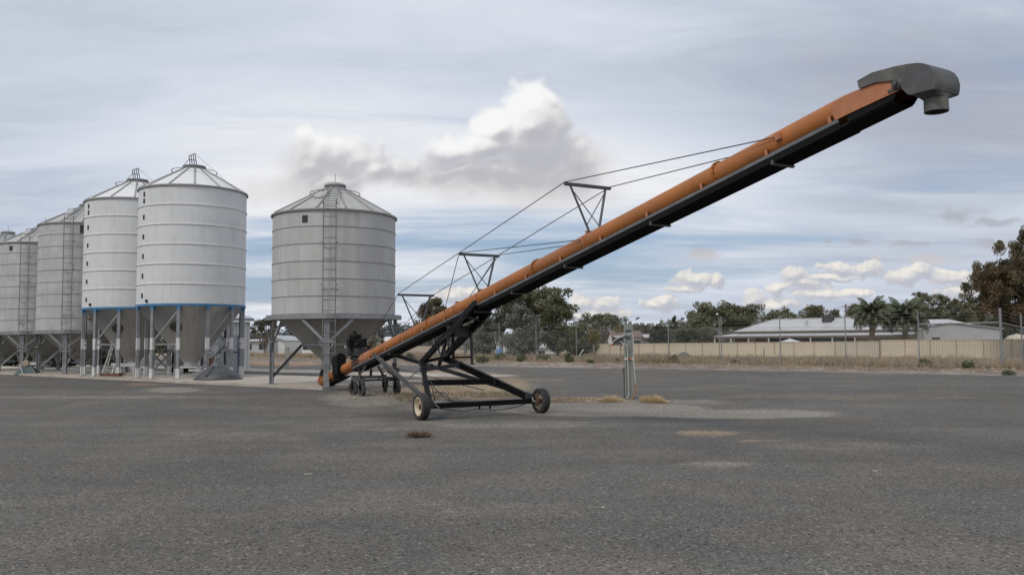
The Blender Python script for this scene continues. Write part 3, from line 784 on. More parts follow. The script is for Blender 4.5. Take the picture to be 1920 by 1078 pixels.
def place(o, x, y, label, cat, group=None, z=ZS):
    o.location = (x, y, z); tag(o, label, cat, group)
S0 = Vector((-6.49, 30.15)); ST = Vector((-3.86, 3.02))
A = white_silo(); place(A, -14.35, 37.0, 'white steel silo with blue base ring, the nearer of the two white ones', 'silo', 'white cone bottom silos')
A2 = dup(A); place(A2, -18.3, 40.05, 'white steel silo with blue base ring, half hidden behind its nearer white twin', 'silo', 'white cone bottom silos')
Bs = grey_silo(6, 2.66 - ZS); place(Bs, S0.x, S0.y, 'squat grey zinc silo with front ladder, standing alone over the auger intake', 'silo', 'grey zinc silos')
A3 = grey_silo(9, 2.36 - ZS, window=R(-68), box=True); _d = Vector((math.cos(R(-56)), math.sin(R(-56)), 0))
_g = MB().box(_d * 2.24 + Vector((0, 0, 2.95)), 0.10, 0.14, 0.3).tube([_d * 2.24 + Vector((-.25, -.05, 3.2)), _d * 2.3 + Vector((0.06, 0, 3.2)), _d * 2.3 + Vector((0.06, 0, 2.75))], 0.035, 8).build('level_gauge', M['white'], A3)
MB().lathe([(0.05, 0), (0.09, -0.06), (0.07, -0.14), (0.001, -0.15)], _d * 2.26 + Vector((0, 0, 2.8)), (0, 0, 1), 12).build('gauge_bulb', M['rust'], _g)
place(A3, -22.25, 43.0, 'tall grey zinc silo with ladder, right beside the white silos', 'silo', 'grey zinc silos')
A4 = grey_silo(8, 2.36 - ZS); place(A4, -26.15, 46.0, 'tall grey zinc silo cut by the left edge of the photo', 'silo', 'grey zinc silos')
A5 = dup(A4); place(A5, -30.05, 49.0, 'furthest grey silo, only its roof cap showing at the left edge', 'silo', 'grey zinc silos')
# ---------------------------------------------------------------- the grain auger
AO = Vector((-0.74, 18.9, 0))                                    # axle centre on the ground
AH = Vector((0.503, -0.864, 0)).normalized(); AN = Vector((0.864, 0.503, 0)).normalized()
def S(px, py, b):
    """point on the auger's fore-aft vertical plane, b metres to the right of its centre line"""
    r = ray(px, py); k = (AO + AN * b - CAM).dot(AN) / r.dot(AN)
    return CAM + r * k
_p1, _p2 = S(650, 691.0, 0), S(1351.6, 328.0, 0)
TD = (_p2 - _p1).normalized(); TW = AN.cross(TD).normalized()     # along the tube / square to it
if TW.z < 0: TW = -TW
T0 = _p1
def L(t, b, c): return T0 + TD * t + AN * b + TW * c
def tc_of(px, py, b=0.0):
    p = S(px, py, b) - T0; return p.dot(TD), p.dot(TW)
TR = 0.176
aug = empty('grain_auger', AO)
tag(aug, 'long orange grain auger on two wheels with black undercarriage, raised towards the right', 'grain auger')
def abuild(m_, name, mt, parent=None, smooth=35): return m_.build(name, M[mt], parent or aug, world=True, smooth=smooth)

t_in = tc_of(606, 703)[0]; t_box = tc_of(1545, 215)[0]; t_plate = tc_of(1688, 158)[0]; t_low = tc_of(676, 684)[0]
def tube_ring(m_, t, r, w): m_.lathe([(TR - 0.01, -w / 2), (r, -w / 2), (r, w / 2), (TR - 0.01, w / 2)], L(t, 0, 0), TD, 28)
tb = MB(); tb.lathe([(TR, tc_of(700, 672)[0]), (TR, t_box)], T0, TD, 40)
tube = abuild(tb, 'tube', 'orange')
for px, py in ((811, 605), (1011, 498), (1351, 318)):
    m_ = MB(); t = tc_of(px, py)[0]; tube_ring(m_, t - 0.012, TR + 0.032, 0.016); tube_ring(m_, t + 0.012, TR + 0.032, 0.016)
    for k in range(14):
        g = 2 * math.pi * k / 14
        m_.lathe([(0.012, -0.035), (0.012, 0.035)], L(t, math.cos(g) * (TR + 0.017), math.sin(g) * (TR + 0.017)), TD, 6)
    abuild(m_, 'flange', 'orange', tube)
for px, py in ((1108, 445), (905, 552), (862, 577), (783, 621)):
    m_ = MB(); t = tc_of(px, py)[0]; tube_ring(m_, t, TR + 0.012, 0.07)
    m_.box(L(t, -TR - 0.015, 0.0), 0.05, 0.03, 0.09, (TD, AN, TW)).box(L(t, TR + 0.015, 0.0), 0.05, 0.03, 0.09, (TD, AN, TW)).box(L(t, 0, TR + 0.015), 0.05, 0.2, 0.03, (TD, AN, TW))
    for k in range(5): m_.box(L(t, -TR - 0.012, -0.1 + 0.045 * k), 0.03, 0.02, 0.018, (TD, AN, TW))
    abuild(m_, 'clamp_band', 'orange_pale', tube)
# hanger tabs, evenly spaced
tt0 = tc_of(734.2, 654)[0]; dt = (tc_of(1331.6, 341)[0] - tt0) / 10
tray = None
# return tray under the tube
ct, cb = -TR + 0.012, -TR - 0.11
TWD = 0.20
tA, tB = tc_of(664, 700)[0] + 0.4, tc_of(1590, 222)[0]
tr = MB()
n = 16
prof = [(-TWD + 0.02, cb + 0.05)] + [(-TWD + 0.02 + (2 * TWD - 0.04) * k / n, cb + (0.0 if k % 2 else 0.012)) for k in range(n + 1)] + [(TWD - 0.02, cb + 0.05)]
tE = tc_of(1693, 186)[0]
for (b0, c0), (b1, c1_) in zip(prof[:-1], prof[1:]):
    tr.add([L(tA, b0, c0), L(tE, b0, c0), L(tE, b1, c1_), L(tA, b1, c1_)], [(0, 1, 2, 3)])
tray = abuild(tr, 'return_tray', 'belt', smooth=0)
for sgn in (-1, 1):
    m_ = MB(); ax = (TD, AN, TW); ln = tB - tA
    m_.box(L((tA + tB) / 2, sgn * TWD, ct - 0.008), ln, 0.008, 0.042, ax)
    m_.box(L((tA + tB) / 2, sgn * (TWD - 0.02), ct + 0.012), ln, 0.05, 0.006, ax)
    m_.box(L((tA + tB) / 2, sgn * (TWD - 0.012), ct - 0.032), ln, 0.02, 0.006, ax)
    abuild(m_, 'tray_rail', 'rail', tray)
    m_ = MB(); m_.box(L((tA + tB) / 2, sgn * (TWD - 0.008), (ct + cb) / 2 - 0.014), ln, 0.004, ct - cb - 0.032, ax)
    abuild(m_, 'tray_skirt', 'belt', tray)
top = MB(); top.box(L((tA + tB) / 2, 0, cb + 0.06), tB - tA, 2 * TWD - 0.03, 0.004, (TD, AN, TW)); abuild(top, 'upper_belt', 'belt', tray)
for px, py in ((1075, 497), (1237, 416), (1466, 300), (975, 551), (905, 587), (742, 668)):
    t = tc_of(px, py)[0]; m_ = MB()
    m_.box(L(t, 0, cb - 0.02), 0.045, 2 * TWD + 0.03, 0.02, (TD, AN, TW)).box(L(t, -TWD, cb), 0.04, 0.012, 0.07, (TD, AN, TW)).box(L(t, TWD, cb), 0.04, 0.012, 0.07, (TD, AN, TW))
    abuild(m_, 'cross_strap', 'grey_steel', tray)
m_ = MB()
for k in range(-1, 13):
    for sgn in (-1, 1):
        t = min(tt0 + dt * k, tB - 0.12)
        m_ = MB(); m_.box(L(t, sgn * (TR + 0.028), ct + 0.05), 0.045, 0.008, 0.09, (TD, AN, TW)).box(L(t, sgn * (TR - 0.005), ct + 0.092), 0.045, 0.06, 0.008, (TD, AN, TW))
        abuild(m_, 'hanger_tab', 'orange_pale', tube)
# head plates
hp = []
def tcl(pts, b): return [tc_of(x, y, b) for x, y in pts]
PB = -0.21
poly = tcl([(1588, 213), (1594, 195), (1570, 187), (1530, 208), (1545, 199), (1612, 168), (1640, 160), (1678, 150), (1690, 152), (1691, 166), (1686, 169.5)], PB)
poly = tcl([(1586, 216), (1566, 226), (1560, 212), (1562, 193), (1600, 172), (1640, 157), (1678, 149), (1690, 152), (1690, 166), (1686, 169.5)], PB)
for sgn in (-1, 1):
    m_ = MB(); m_.prism([L(t, sgn * abs(PB), c) for t, c in poly], AN * 0.008)
    for f in (0.04, 0.12, 0.3, 0.55, 0.75, 0.9):
        a, b_ = poly[0], poly[-1]
        m_.lathe([(0.012, -0.02), (0.012, 0.004), (0.001, 0.006)], L(a[0] + (b_[0] - a[0]) * f, sgn * abs(PB), a[1] + (b_[1] - a[1]) * f + 0.03), -AN, 6)
    pl = abuild(m_, 'head_plate', 'orange_pale', smooth=0)
    m_ = MB(); pa_, pb_ = poly[0], poly[-1]
    m_.prism([L(pa_[0], sgn * 0.196, pa_[1] + 0.02), L(pb_[0], sgn * 0.196, pb_[1] + 0.02), L(tE, sgn * 0.196, cb + 0.03), L(pa_[0], sgn * 0.196, cb + 0.03)], AN * 0.005); abuild(m_, 'head_skirt', 'belt', tray, smooth=0)
    m_ = MB(); sp_ = tc_of(1684, 158, PB)
    c = L(sp_[0], sgn * abs(PB), sp_[1])
    m_.lathe([(0.07, 0), (0.07, 0.02), (0.045, 0.05), (0.03, 0.05), (0.03, 0.08), (0.001, 0.08)], c, AN * sgn, 18)
    m_.box(c - TD * 0.07 - TW * 0.035, 0.14, 0.03, 0.03, (TD, AN, TW)).box(c, 0.16, 0.02, 0.11, (TD, AN, TW))
    abuild(m_, 'bearing', 'grey_steel', pl)
m_ = MB(); pt = [p for p in poly[3:7]]
for (ta, ca), (tb_, cb_) in zip(pt[:-1], pt[1:]): m_.add([L(ta, PB, ca), L(tb_, PB, cb_), L(tb_, -PB, cb_), L(ta, -PB, ca)], [(0, 1, 2, 3)])
ta, ca = tc_of(1500, 232)[0], TR
abuild(m_, 'head_top_sheet', 'orange', smooth=0)
m_ = MB(); m_.lathe([(TR, t_box - 0.02), (TR * 1.0, tc_of(1590, 195)[0]), (TR * 0.8, tc_of(1640, 180)[0]), (0.01, tc_of(1641, 180)[0])], T0, TD, 32); abuild(m_, 'head_tube', 'orange', tube)
# drop hood and spout
HB = -0.235
side = [(1607, 152), (1634, 136.6), (1677, 125), (1700, 120.5), (1721, 118.2), (1733, 119.6), (1743, 125), (1750, 135), (1753.5, 147), (1753, 158), (1751, 167), (1730, 172), (1706, 178.5), (1700, 176), (1690, 166), (1687, 150), (1640, 155), (1613, 165.5), (1610, 166)]
pol = tcl(side, HB)
hood = abuild(MB().prism([L(t, HB, c) for t, c in pol], AN * (2 * -HB)), 'drop_hood', 'hood', smooth=40)
sc_ = S(1755, 187, 0.0)
RS = 0.128
rect = []
f0, f1 = tc_of(1708, 178.3, HB), tc_of(1751, 168, HB)
for k in range(32):
    g = 2 * math.pi * k / 32; cx, cy = math.cos(g), math.sin(g); q = 1 / max(abs(cx), abs(cy))
    rect.append(((f0[0] + f1[0]) / 2 + (f1[0] - f0[0]) / 2 * cx * q, -HB * cy * q, (f0[1] + f1[1]) / 2 + (f1[1] - f0[1]) / 2 * cx * q))
m_ = MB(); o = [L(*p) for p in rect]
circ = [sc_ + AH * (RS * math.cos(2 * math.pi * k / 32)) + AN * (RS * math.sin(2 * math.pi * k / 32)) for k in range(32)]
m_.add(o + circ, [(k, (k + 1) % 32, 32 + (k + 1) % 32, 32 + k) for k in range(32)])
fun = abuild(m_, 'funnel', 'hood', hood)
m_ = MB(); m_.lathe([(RS, 0.02), (RS + 0.003, -0.145), (RS - 0.012, -0.145), (RS - 0.012, 0.0)], sc_, (0, 0, 1), 32); abuild(m_, 'spout', 'hood', hood)

# trusses and stay cables
ends = {}
for key, px, py, hh in (('low', 785, 611, 0.80), ('mid', 906, 550, 0.83), ('top', 1115, 446, 0.87)):
    t = tc_of(px, py)[0]
    base = L(t, 0, TR); tp = base + TW * (hh)
    m_ = MB(); tr_ = empty('stay_truss'); tr_.parent = aug
    m_ = MB().bar(tp - AN * 0.52, tp + AN * 0.52, 0.05, 0.05, up=TW)
    tb_ = abuild(m_, 'top_bar', 'cable', tr_)
    for sgn in (-1, 1):
        abuild(MB().bar(L(t, sgn * 0.10, TR * 0.8), tp + AN * (sgn * 0.40) - TW * 0.02, 0.035, 0.035), 'strut', 'cable', tr_)
        abuild(MB().tube([L(t, sgn * 0.14, TR + 0.10), tp + AN * (-sgn * 0.37) - TW * 0.10], 0.009, 6), 'cross_rod', 'cable', tr_)
    ends[key] = (tp - AN * 0.515 + TW * 0.03, tp + AN * 0.515 + TW * 0.03)
def cable(a, b_): abuild(MB().tube([a, b_], 0.0085, 6), 'stay_cable', 'cable')
for i, sgn in ((0, -1), (1, 1)):
    hi = L(tc_of(1478, 259)[0], sgn * (TR + 0.02), 0.02); mi = L(tc_of(1108, 449)[0], sgn * (TR + 0.02), 0.03)
    lo = L(tc_of(690, 680)[0], sgn * (TR + 0.02), 0.05); bk = L(tc_of(846, 585)[0], sgn * (TR + 0.02), 0.05)
    cable(ends['low'][i], ends['mid'][i]); cable(ends['mid'][i], ends['top'][i]); cable(ends['top'][i], hi)
    cable(ends['mid'][i], mi); cable(ends['low'][i], lo); cable(ends['mid'][i], bk)
    m_ = MB().box(hi, 0.09, 0.04, 0.09, (TD, AN, TW)); abuild(m_, 'cable_lug', 'orange_pale', tube)

# undercarriage
BW = 1.30
aL, kL = S(806, 757, -BW), S(791, 679, -0.33)
aR, kR = S(990, 744, BW), S(832, 670, 0.33)
def bar(name, p, q, w, h, mt='black_steel', ext=0.0, parent=None):
    p, q = Vector(p), Vector(q); d = (q - p).normalized()
    return abuild(MB().bar(p - d * ext, q + d * ext, w, h), name, mt, parent, smooth=0)
bar('frame_leg', aL, kL, 0.10, 0.12); bar('frame_leg', aR, kR, 0.10, 0.16)
bar('cross_bar', aL.lerp(kL, 0.47), aR.lerp(kR, 0.37), 0.07, 0.13, ext=-0.03)
bar('cross_bar', aL.lerp(kL, 0.80), aR.lerp(kR, 0.80), 0.09, 0.09, 'dark_steel', ext=-0.02)
bar('cross_bar', kL, kR, 0.07, 0.07)
uL, uR = S(889, 571, -0.25), S(917, 584, 0.25)
bar('lift_arm', kL, uL, 0.085, 0.13, ext=0.05); bar('lift_arm', kR, uR, 0.085, 0.17, ext=0.05)
bar('cross_bar', kL.lerp(uL, 0.82), kR.lerp(uR, 0.82), 0.06, 0.05, 'grey_steel')
m_ = MB()
for p, s_ in ((aL, 1), (aR, 1), (kL, 1), (kR, 1), (aL.lerp(kL, .47), 1), (aR.lerp(kR, .37), 1), (aL.lerp(kL, .8), 1), (aR.lerp(kR, .8), 1)):
    g_ = MB(); g_.box(p, 0.13, 0.12, 0.15, (AN, AH, Vector((0, 0, 1))))
    for k in (-1, 1):
        for j in (-1, 1): g_.lathe([(0.014, 0), (0.014, 0.09), (0.001, 0.09)], p + AN * 0.045 * k + Vector((0, 0, 0.05 * j)), -AH, 6)
    abuild(g_, 'joint_bracket', 'dark_steel')
# reach arms from the lower tube to the axle
tL = S(701, 664, -0.2)
bar('reach_arm', tL, aL + Vector((0, 0, 0.02)), 0.06, 0.10, 'grey_steel', ext=0.05)
rR = S(742, 666, 0.2)
bar('reach_arm', rR, aR + AN * 0.12 + Vector((0, 0, 0.02)), 0.06, 0.10, 'dark_steel', ext=0.05)
bar('reach_brace', S(716, 672, -0.2), S(733, 702, 0.1), 0.04, 0.06, 'grey_steel')
# axle and wheels
wl, wr_ = G(783, 785.6), G(1009, 773.4)
bl, br_ = (wl - AO).dot(AN), (wr_ - AO).dot(AN)
WR = 0.292
zc_ = WR + 0.0
axl, axr = AO + AN * (bl + 0.16) + Vector((0, 0, zc_)), AO + AN * (br_ - 0.16) + Vector((0, 0, zc_))
axle = bar('axle', axl, axr, 0.10, 0.115)
for (f) in (0.46, 0.56): bar('axle_lug', axl.lerp(axr, f) - Vector((0, 0, 0.04)), axl.lerp(axr, f) - Vector((0, 0, 0.13)), 0.03, 0.03, 'black_steel', parent=axle)
def wheel(c, ax, r, w, rim_r, face, parent, name='wheel', rimmat='rim', groove=True):
    """tyre + rim + hub; ax points to the outer face"""
    wh = empty(name); wh.parent = parent
    hw = w / 2
    pr = [(rim_r, -hw * 0.75), (rim_r + 0.02, -hw * 0.92), (r * 0.80, -hw), (r * 0.93, -hw * 0.93), (r * 0.985, -hw * 0.74)]
    if groove:
        xs_ = np.linspace(-hw * 0.7, hw * 0.7, 15)
        for i, xx in enumerate(xs_): pr.append((r - (0.012 if i % 3 == 1 else 0.0), xx))
    else: pr.append((r, -hw * .4)); pr.append((r, hw * .4))
    pr += [(a, -b_) for a, b_ in pr[4::-1]]
    m_ = MB().lathe(pr, c, ax, 44); abuild(m_, 'tyre', 'tyre', wh, 50)
    m_ = MB().lathe([(rim_r + 0.006, -hw * 0.8), (rim_r, -hw * 0.5), (rim_r * 0.92, -hw * .45), (rim_r * 0.9, hw * 0.45), (rim_r, hw * 0.55), (rim_r + 0.008, hw * 0.82), (rim_r - 0.012, hw * 0.84), (rim_r * 0.86, hw * 0.45),
                     (rim_r * 0.80, hw * 0.05), (rim_r * 0.62, hw * 0.02), (rim_r * 0.56, hw * 0.22), (rim_r * 0.36, hw * 0.22), (rim_r * 0.34, hw * 0.10), (0.001, hw * 0.10)], c, ax, 36)
    abuild(m_, 'rim', rimmat, wh, 40)
    m_ = MB().lathe([(rim_r * 0.30, -hw * 0.9), (rim_r * 0.30, hw * 0.3), (rim_r * 0.24, hw * 0.55), (0.001, hw * 0.6)], c, ax, 18)
    u = AH; vv = Vector(ax).cross(u)
    for k in range(5):
        g = 2 * math.pi * k / 5 + 0.3
        m_.lathe([(rim_r * 0.07, hw * 0.2), (rim_r * 0.07, hw * 0.36), (0.001, hw * 0.38)], Vector(c) + (u * math.cos(g) + vv * math.sin(g)) * rim_r * 0.45, ax, 6)
    abuild(m_, 'hub', 'rust' if rimmat == 'rim' else 'dark_steel', wh, 40)
    return wh
zl = Vector((0, 0, zc_))
wheel(AO + AN * bl + zl, -AN, WR, 0.20, 0.195, -1, aug)
wheel(AO + AN * br_ + zl, AN, WR, 0.20, 0.195, 1, aug)
m_ = MB().lathe([(0.10, 0), (0.10, 0.02), (0.06, 0.03), (0.06, 0.08), (0.001, 0.08)], AO + AN * (br_ - 0.11) + zl, -AN, 20); abuild(m_, 'brake_plate', 'rust')
# jack, stand and oil tank
ax3 = (AN, AH, Vector((0, 0, 1)))
tk = S(859, 622, 0.0)
m_ = MB().box(tk, 0.44, 0.30, 0.24, ax3).box(tk + Vector((0, 0, 0.13)), 0.47, 0.33, 0.03, ax3); m_.lathe([(0.03, 0), (0.03, 0.05), (0.001, 0.05)], tk + Vector((0.08, 0, 0.14)), (0, 0, 1), 10)
abuild(m_, 'oil_tank', 'dark_steel', smooth=30)
st = empty('support_stand'); st.parent = aug
l0, l1, r0, r1 = S(849.5, 612, -0.25), S(850, 683, -0.25), S(883, 606, 0.25), S(885, 683, 0.25)
bar('stand_leg', l0, l1, 0.05, 0.05, parent=st); bar('stand_leg', r0, r1, 0.05, 0.05, 'dark_steel', parent=st)
bar('stand_rail', l0.lerp(l1, 0.82), r0.lerp(r1, 0.82), 0.04, 0.04, parent=st)
for p in (l1, r1): abuild(MB().box(p, 0.16, 0.12, 0.015, ax3), 'stand_foot', 'dark_steel', st)
m_ = MB().tube([S(822, 690, -0.05), S(836, 640, -0.05)], 0.045, 12); ram = abuild(m_, 'hydraulic_ram', 'dark_steel')
abuild(MB().tube([S(836, 640, -0.05), S(848, 598, -0.05)], 0.022, 10), 'ram_rod', 'grey_steel', ram)
m_ = MB().tube([S(826, 676, 0.05), S(824, 690, 0.05)], 0.03, 10).lathe([(0.055, -0.03), (0.055, 0.03), (0.001, 0.03)], S(824, 688, 0.05), AN, 14); abuild(m_, 'jack_wheel', 'black_steel')
m_ = MB().tube([S(797, 686, -0.3), S(810, 686, -0.2)], 0.06, 12); abuild(m_, 'winch_drum', 'dark_steel')
# hydraulic hoses along the left lift arm
def curve(pts, n=10):
    pts = [Vector(p) for p in pts]; out = []
    for i in range(len(pts) - 1):
        p0, p1, p2, p3 = pts[max(i - 1, 0)], pts[i], pts[i + 1], pts[min(i + 2, len(pts) - 1)]
        for k in range(n):
            t = k / n
            out.append(0.5 * ((2 * p1) + (p2 - p0) * t + (2 * p0 - 5 * p1 + 4 * p2 - p3) * t * t + (3 * p1 - p0 - 3 * p2 + p3) * t ** 3))
    return out + [pts[-1]]
for pts in ([(892, 563), (880, 575), (868, 592), (850, 617), (832, 636), (826, 644), (823, 657), (829, 668), (838, 660), (842, 640), (846, 612)],
            [(893, 566), (878, 582), (866, 598), (846, 622), (836, 640), (831, 655), (836, 667), (845, 655), (846, 635)],
            [(894, 569), (884, 578), (871, 597), (852, 620), (838, 632), (824, 640), (821, 655), (826, 664)]):
    abuild(MB().tube(curve([S(x, y, -0.33) for x, y in pts]), 0.016, 6), 'hose', 'hose')
for pts in ([(808, 715), (814, 726), (826, 738), (845, 752), (870, 752)], [(808, 720), (812, 735), (815, 752), (811, 762)], [(815, 735), (835, 738), (850, 752), (905, 752)]):
    abuild(MB().tube(curve([S(x, y, -0.9) for x, y in pts]), 0.012, 6), 'hose', 'hose')
dr = curve([axl.lerp(axr, f) - Vector((0, 0, d_)) for f, d_ in ((0.1, 0.06), (0.3, 0.14), (0.46, 0.12), (0.6, 0.16), (0.75, 0.14), (0.9, 0.06))])
abuild(MB().tube(dr, 0.01, 6), 'hose', 'hose')
for a, b_ in (((742, 690, 0.2), (908, 731.5, 0.9)), ((760, 716, -0.3), (793, 719, -0.6))):
    abuild(MB().tube([S(*a), S(*b_)], 0.012, 6), 'tie_rod', 'dark_steel')
abuild(MB().tube([S(789, 688, -0.35), S(765, 711, -0.35)], 0.016, 8), 'screw_strut', 'galv')
for p, s_ in ((axl, 1), (axr, -1)):
    c = p + AN * (0.12 * s_); m_ = MB()
    for k in range(3): m_.tube(curve([c + AH * 0.06 + Vector((0, 0, 0.1 - 0.05 * k)), c + AH * 0.13 + AN * 0.04 * k + Vector((0, 0, 0.03 - 0.03 * k)), c + AH * 0.06 + AN * 0.1 + Vector((0, 0, -0.05))]), 0.012, 6)
    abuild(m_, 'axle_u_bolt', 'galv')
# caster trolley under the lower end
cz = 0.05
cw = [G(663, 739), G(678.5, 745), G(722, 736.8), G(744, 738.8)]
cs = []
for p in cw:
    d_ = p - AO; cs.append((d_.dot(AH), d_.dot(AN)))
am = sum(a for a, b_ in cs) / 4
def AP(a, b_, z): return AO + AH * a + AN * b_ + Vector((0, 0, z))
tro = empty('caster_trolley'); tro.parent = aug
CR = 0.19
offs = ((-0.25, -0.62), (0.25, -0.66), (-0.22, 0.52), (0.25, 0.58))
for i, p in enumerate(cw):
    a, b_ = cs[i]; a = am + (-0.28 if i % 2 == 0 else 0.30); 
    # keep the pixel column, on the trolley's own row
    ground = hgt(*AP(a, b_, 0).xy)
    for _ in range(20):
        x_, _y = project(AP(a, b_, ground + CR)); b_ += ((663, 678.5, 722, 744)[i] - x_) * 0.012
    c = AP(a, b_, ground + CR); yaw = (0.5, 0.15, -0.25, 0.1)[i]
    ax_ = (-AN * math.cos(yaw) + AH * math.sin(yaw)).normalized(); fw = ax_.cross(Vector((0, 0, 1)))
    wh = wheel(c, ax_, CR, 0.10, 0.085, -1, aug, 'caster', 'dark_steel', groove=False)
    m_ = MB()
    for k in (-1, 1): m_.bar(c + ax_ * 0.07 * k, c + ax_ * 0.07 * k + Vector((0, 0, CR + 0.05)), 0.012, 0.05)
    m_.box(c + Vector((0, 0, CR + 0.05)), 0.16, 0.10, 0.02, (ax_, fw, Vector((0, 0, 1)))).tube([c + Vector((0, 0, CR + 0.04)), c + Vector((0, 0, CR + 0.20))], 0.035, 10)
    abuild(m_, 'caster_fork', 'black_steel', wh)
    cs[i] = (a, b_)
zb_ = 0.05 + 2 * CR + 0.13
bar('trolley_beam', AP(cs[0][0] - 0.1, cs[0][1], zb_), AP(cs[1][0] + 0.12, cs[1][1], zb_), 0.10, 0.14, 'grey_steel', parent=tro)
bar('trolley_beam', AP(cs[2][0] - 0.1, cs[2][1], zb_), AP(cs[3][0] + 0.12, cs[3][1], zb_), 0.10, 0.12, 'dark_steel', parent=tro)
bar('trolley_beam', AP(am + 0.25, cs[1][1], zb_ + 0.0), AP(am + 0.25, cs[3][1], zb_ + 0.0), 0.06, 0.06, 'dark_steel', parent=tro)
bar('trolley_beam', AP(am - 0.2, cs[0][1], zb_ + 0.07), AP(am - 0.2, cs[2][1], zb_ + 0.07), 0.08, 0.08, 'grey_steel', parent=tro)
tm = am + 0.0
tcn = (AP(am, 0, 1) - T0).dot(TD)
for s_ in (-1, 1):
    bar('trolley_post', AP(am - 0.2, 0.17 * s_, zb_ + 0.05), L(tcn - 0.2, 0.19 * s_, cb - 0.02), 0.06, 0.06, 'dark_steel', parent=tro)
    bar('trolley_post', AP(am + 0.3, 0.45 * s_, zb_ + 0.02), L(tcn + 0.35, 0.2 * s_, cb - 0.02), 0.05, 0.05, 'grey_steel', parent=tro)
m_ = MB().tube([AP(cs[3][0] - 0.2, cs[3][1], zb_), AP(cs[3][0] - 0.2, cs[3][1], zb_ + 0.42)], 0.05, 12).tube([AP(cs[3][0] - 0.2, cs[3][1], zb_ + 0.42), AP(cs[3][0] - 0.2, cs[3][1], zb_ + 0.5)], 0.075, 12)
m_.tube([AP(cs[3][0] + 0.05, cs[3][1], zb_), AP(cs[3][0] + 0.05, cs[3][1], zb_ + 0.36)], 0.02, 8).lathe([(0.06, 0), (0.06, 0.1), (0.02, 0.12)], AP(cs[3][0] + 0.05, cs[3][1], zb_ + 0.22), (0, 0, 1), 12)
abuild(m_, 'drive_motor', 'dark_steel', tro)
m_ = MB(); cc = AP(am + 0.5, 0.35, zb_ + 0.25); m_.tube([cc + AN * 0.11 * math.cos(g) + Vector((0, 0, 0.11 * math.sin(g))) for g in np.linspace(0, 6.283, 17)], 0.012, 5).tube([cc - AN * .11, cc + AN * .11], 0.01, 5).tube([cc, AP(am + 0.3, 0.2, zb_)], 0.012, 5)
abuild(m_, 'hand_wheel', 'black_steel', tro)

# intake end
ax = (TD, AN, TW)
tn = tc_of(646, 685)[0]; ti = t_in
m_ = MB(); pi_ = []
arc = [(TR * 1.02 * math.cos(g), TR * 1.02 * math.sin(g)) for g in np.linspace(R(-200), R(20), 17)]
for (b0, c0), (b1, c1_) in zip(arc[:-1], arc[1:]): m_.add([L(ti, b0, c0), L(tn, b0, c0), L(tn, b1, c1_), L(ti, b1, c1_)], [(0, 1, 2, 3)])
m_.box(L((ti + tn) / 2, -TR - 0.01, 0.05), tn - ti, 0.012, 0.05, ax).box(L((ti + tn) / 2, TR + 0.01, 0.05), tn - ti, 0.012, 0.05, ax)
m_.lathe([(TR + 0.03, 0), (TR + 0.03, 0.03), (0.001, 0.03)], L(ti, 0, 0), TD, 24)
intake = abuild(m_, 'intake_trough', 'orange', smooth=40)
m_ = MB().lathe([(TR * 0.98, tn - 0.05), (TR * 0.98, tc_of(672, 684)[0])], T0, TD, 32); abuild(m_, 'lower_tube', 'orange', tube)
m_ = MB().lathe([(TR * 1.0, tc_of(668, 684)[0]), (TR * 1.0, tc_of(684, 679)[0])], T0, TD, 32); abuild(m_, 'worn_collar', 'rust', tube)
m_ = MB().lathe([(TR, tc_of(682, 679)[0]), (TR * 1.04, tc_of(683, 679)[0]), (TR * 1.04, tc_of(701, 671)[0]), (TR, tc_of(702, 671)[0])], T0, TD, 32); abuild(m_, 'lower_sleeve', 'orange_pale', tube)
m_ = MB()
for k in range(9):
    g = k / 8; m_.lathe([(0.03, -0.03), (TR * 0.9, -0.01), (TR * 0.9, 0.01), (0.03, 0.03)], L(ti + (tn - ti) * (0.08 + 0.85 * g), 0, 0), (TD + AN * 0.3).normalized(), 20)
m_.tube([L(ti, 0, 0), L(tn, 0, 0)], 0.03, 10); abuild(m_, 'screw', 'grey_steel', intake)
m_ = MB().box(L((ti + tn) / 2 + 0.1, 0, -TR - 0.06), tn - ti - 0.1, 0.3, 0.05, ax); abuild(m_, 'intake_skid', 'belt', intake)
m_ = MB().lathe([(0.17, -0.02), (0.19, 0.02), (0.15, 0.07), (0.001, 0.08)], L(ti + 0.12, 0.02, 0.23), (-TD + TW * 0.25).normalized(), 22); abuild(m_, 'end_cover', 'plastic_dark', intake)
# belt guard: tall rounded case across the tube
tg0, tg1 = tc_of(638, 689)[0], tc_of(654, 682)[0]
def stad(c0, c1_, hw, n=9):
    out = []
    for k in range(n): g = math.pi * k / (n - 1); out.append((hw * math.cos(g), c1_ + hw * math.sin(g)))
    for k in range(n): g = math.pi + math.pi * k / (n - 1); out.append((hw * math.cos(g), c0 + hw * 0.8 * math.sin(g)))
    return out
gp = stad(-0.12, 0.36, 0.155)
gc = L(tg0, -0.12, 0.02)
gX = TD; up_ = Vector((0, 0, 1)); up_ = (up_ - TD * 0.0)
m_ = MB(); m_.prism([gc + AN * b_ + TW * c for b_, c in gp], TD * (tg1 - tg0) * 0.6); 
m_.prism([gc + AN * b_ * 1.06 + TW * (c * 1.02) + TD * 0.06 for b_, c in gp], TD * 0.02)
gd = abuild(m_, 'belt_guard', 'black_steel', smooth=40)
for zz in (0.05, -0.04): abuild(MB().box(gc + AN * -0.16 + TW * (0.12 + zz) - TD * 0.004, 0.006, 0.05, 0.05, ax), 'guard_label', 'white', gd)
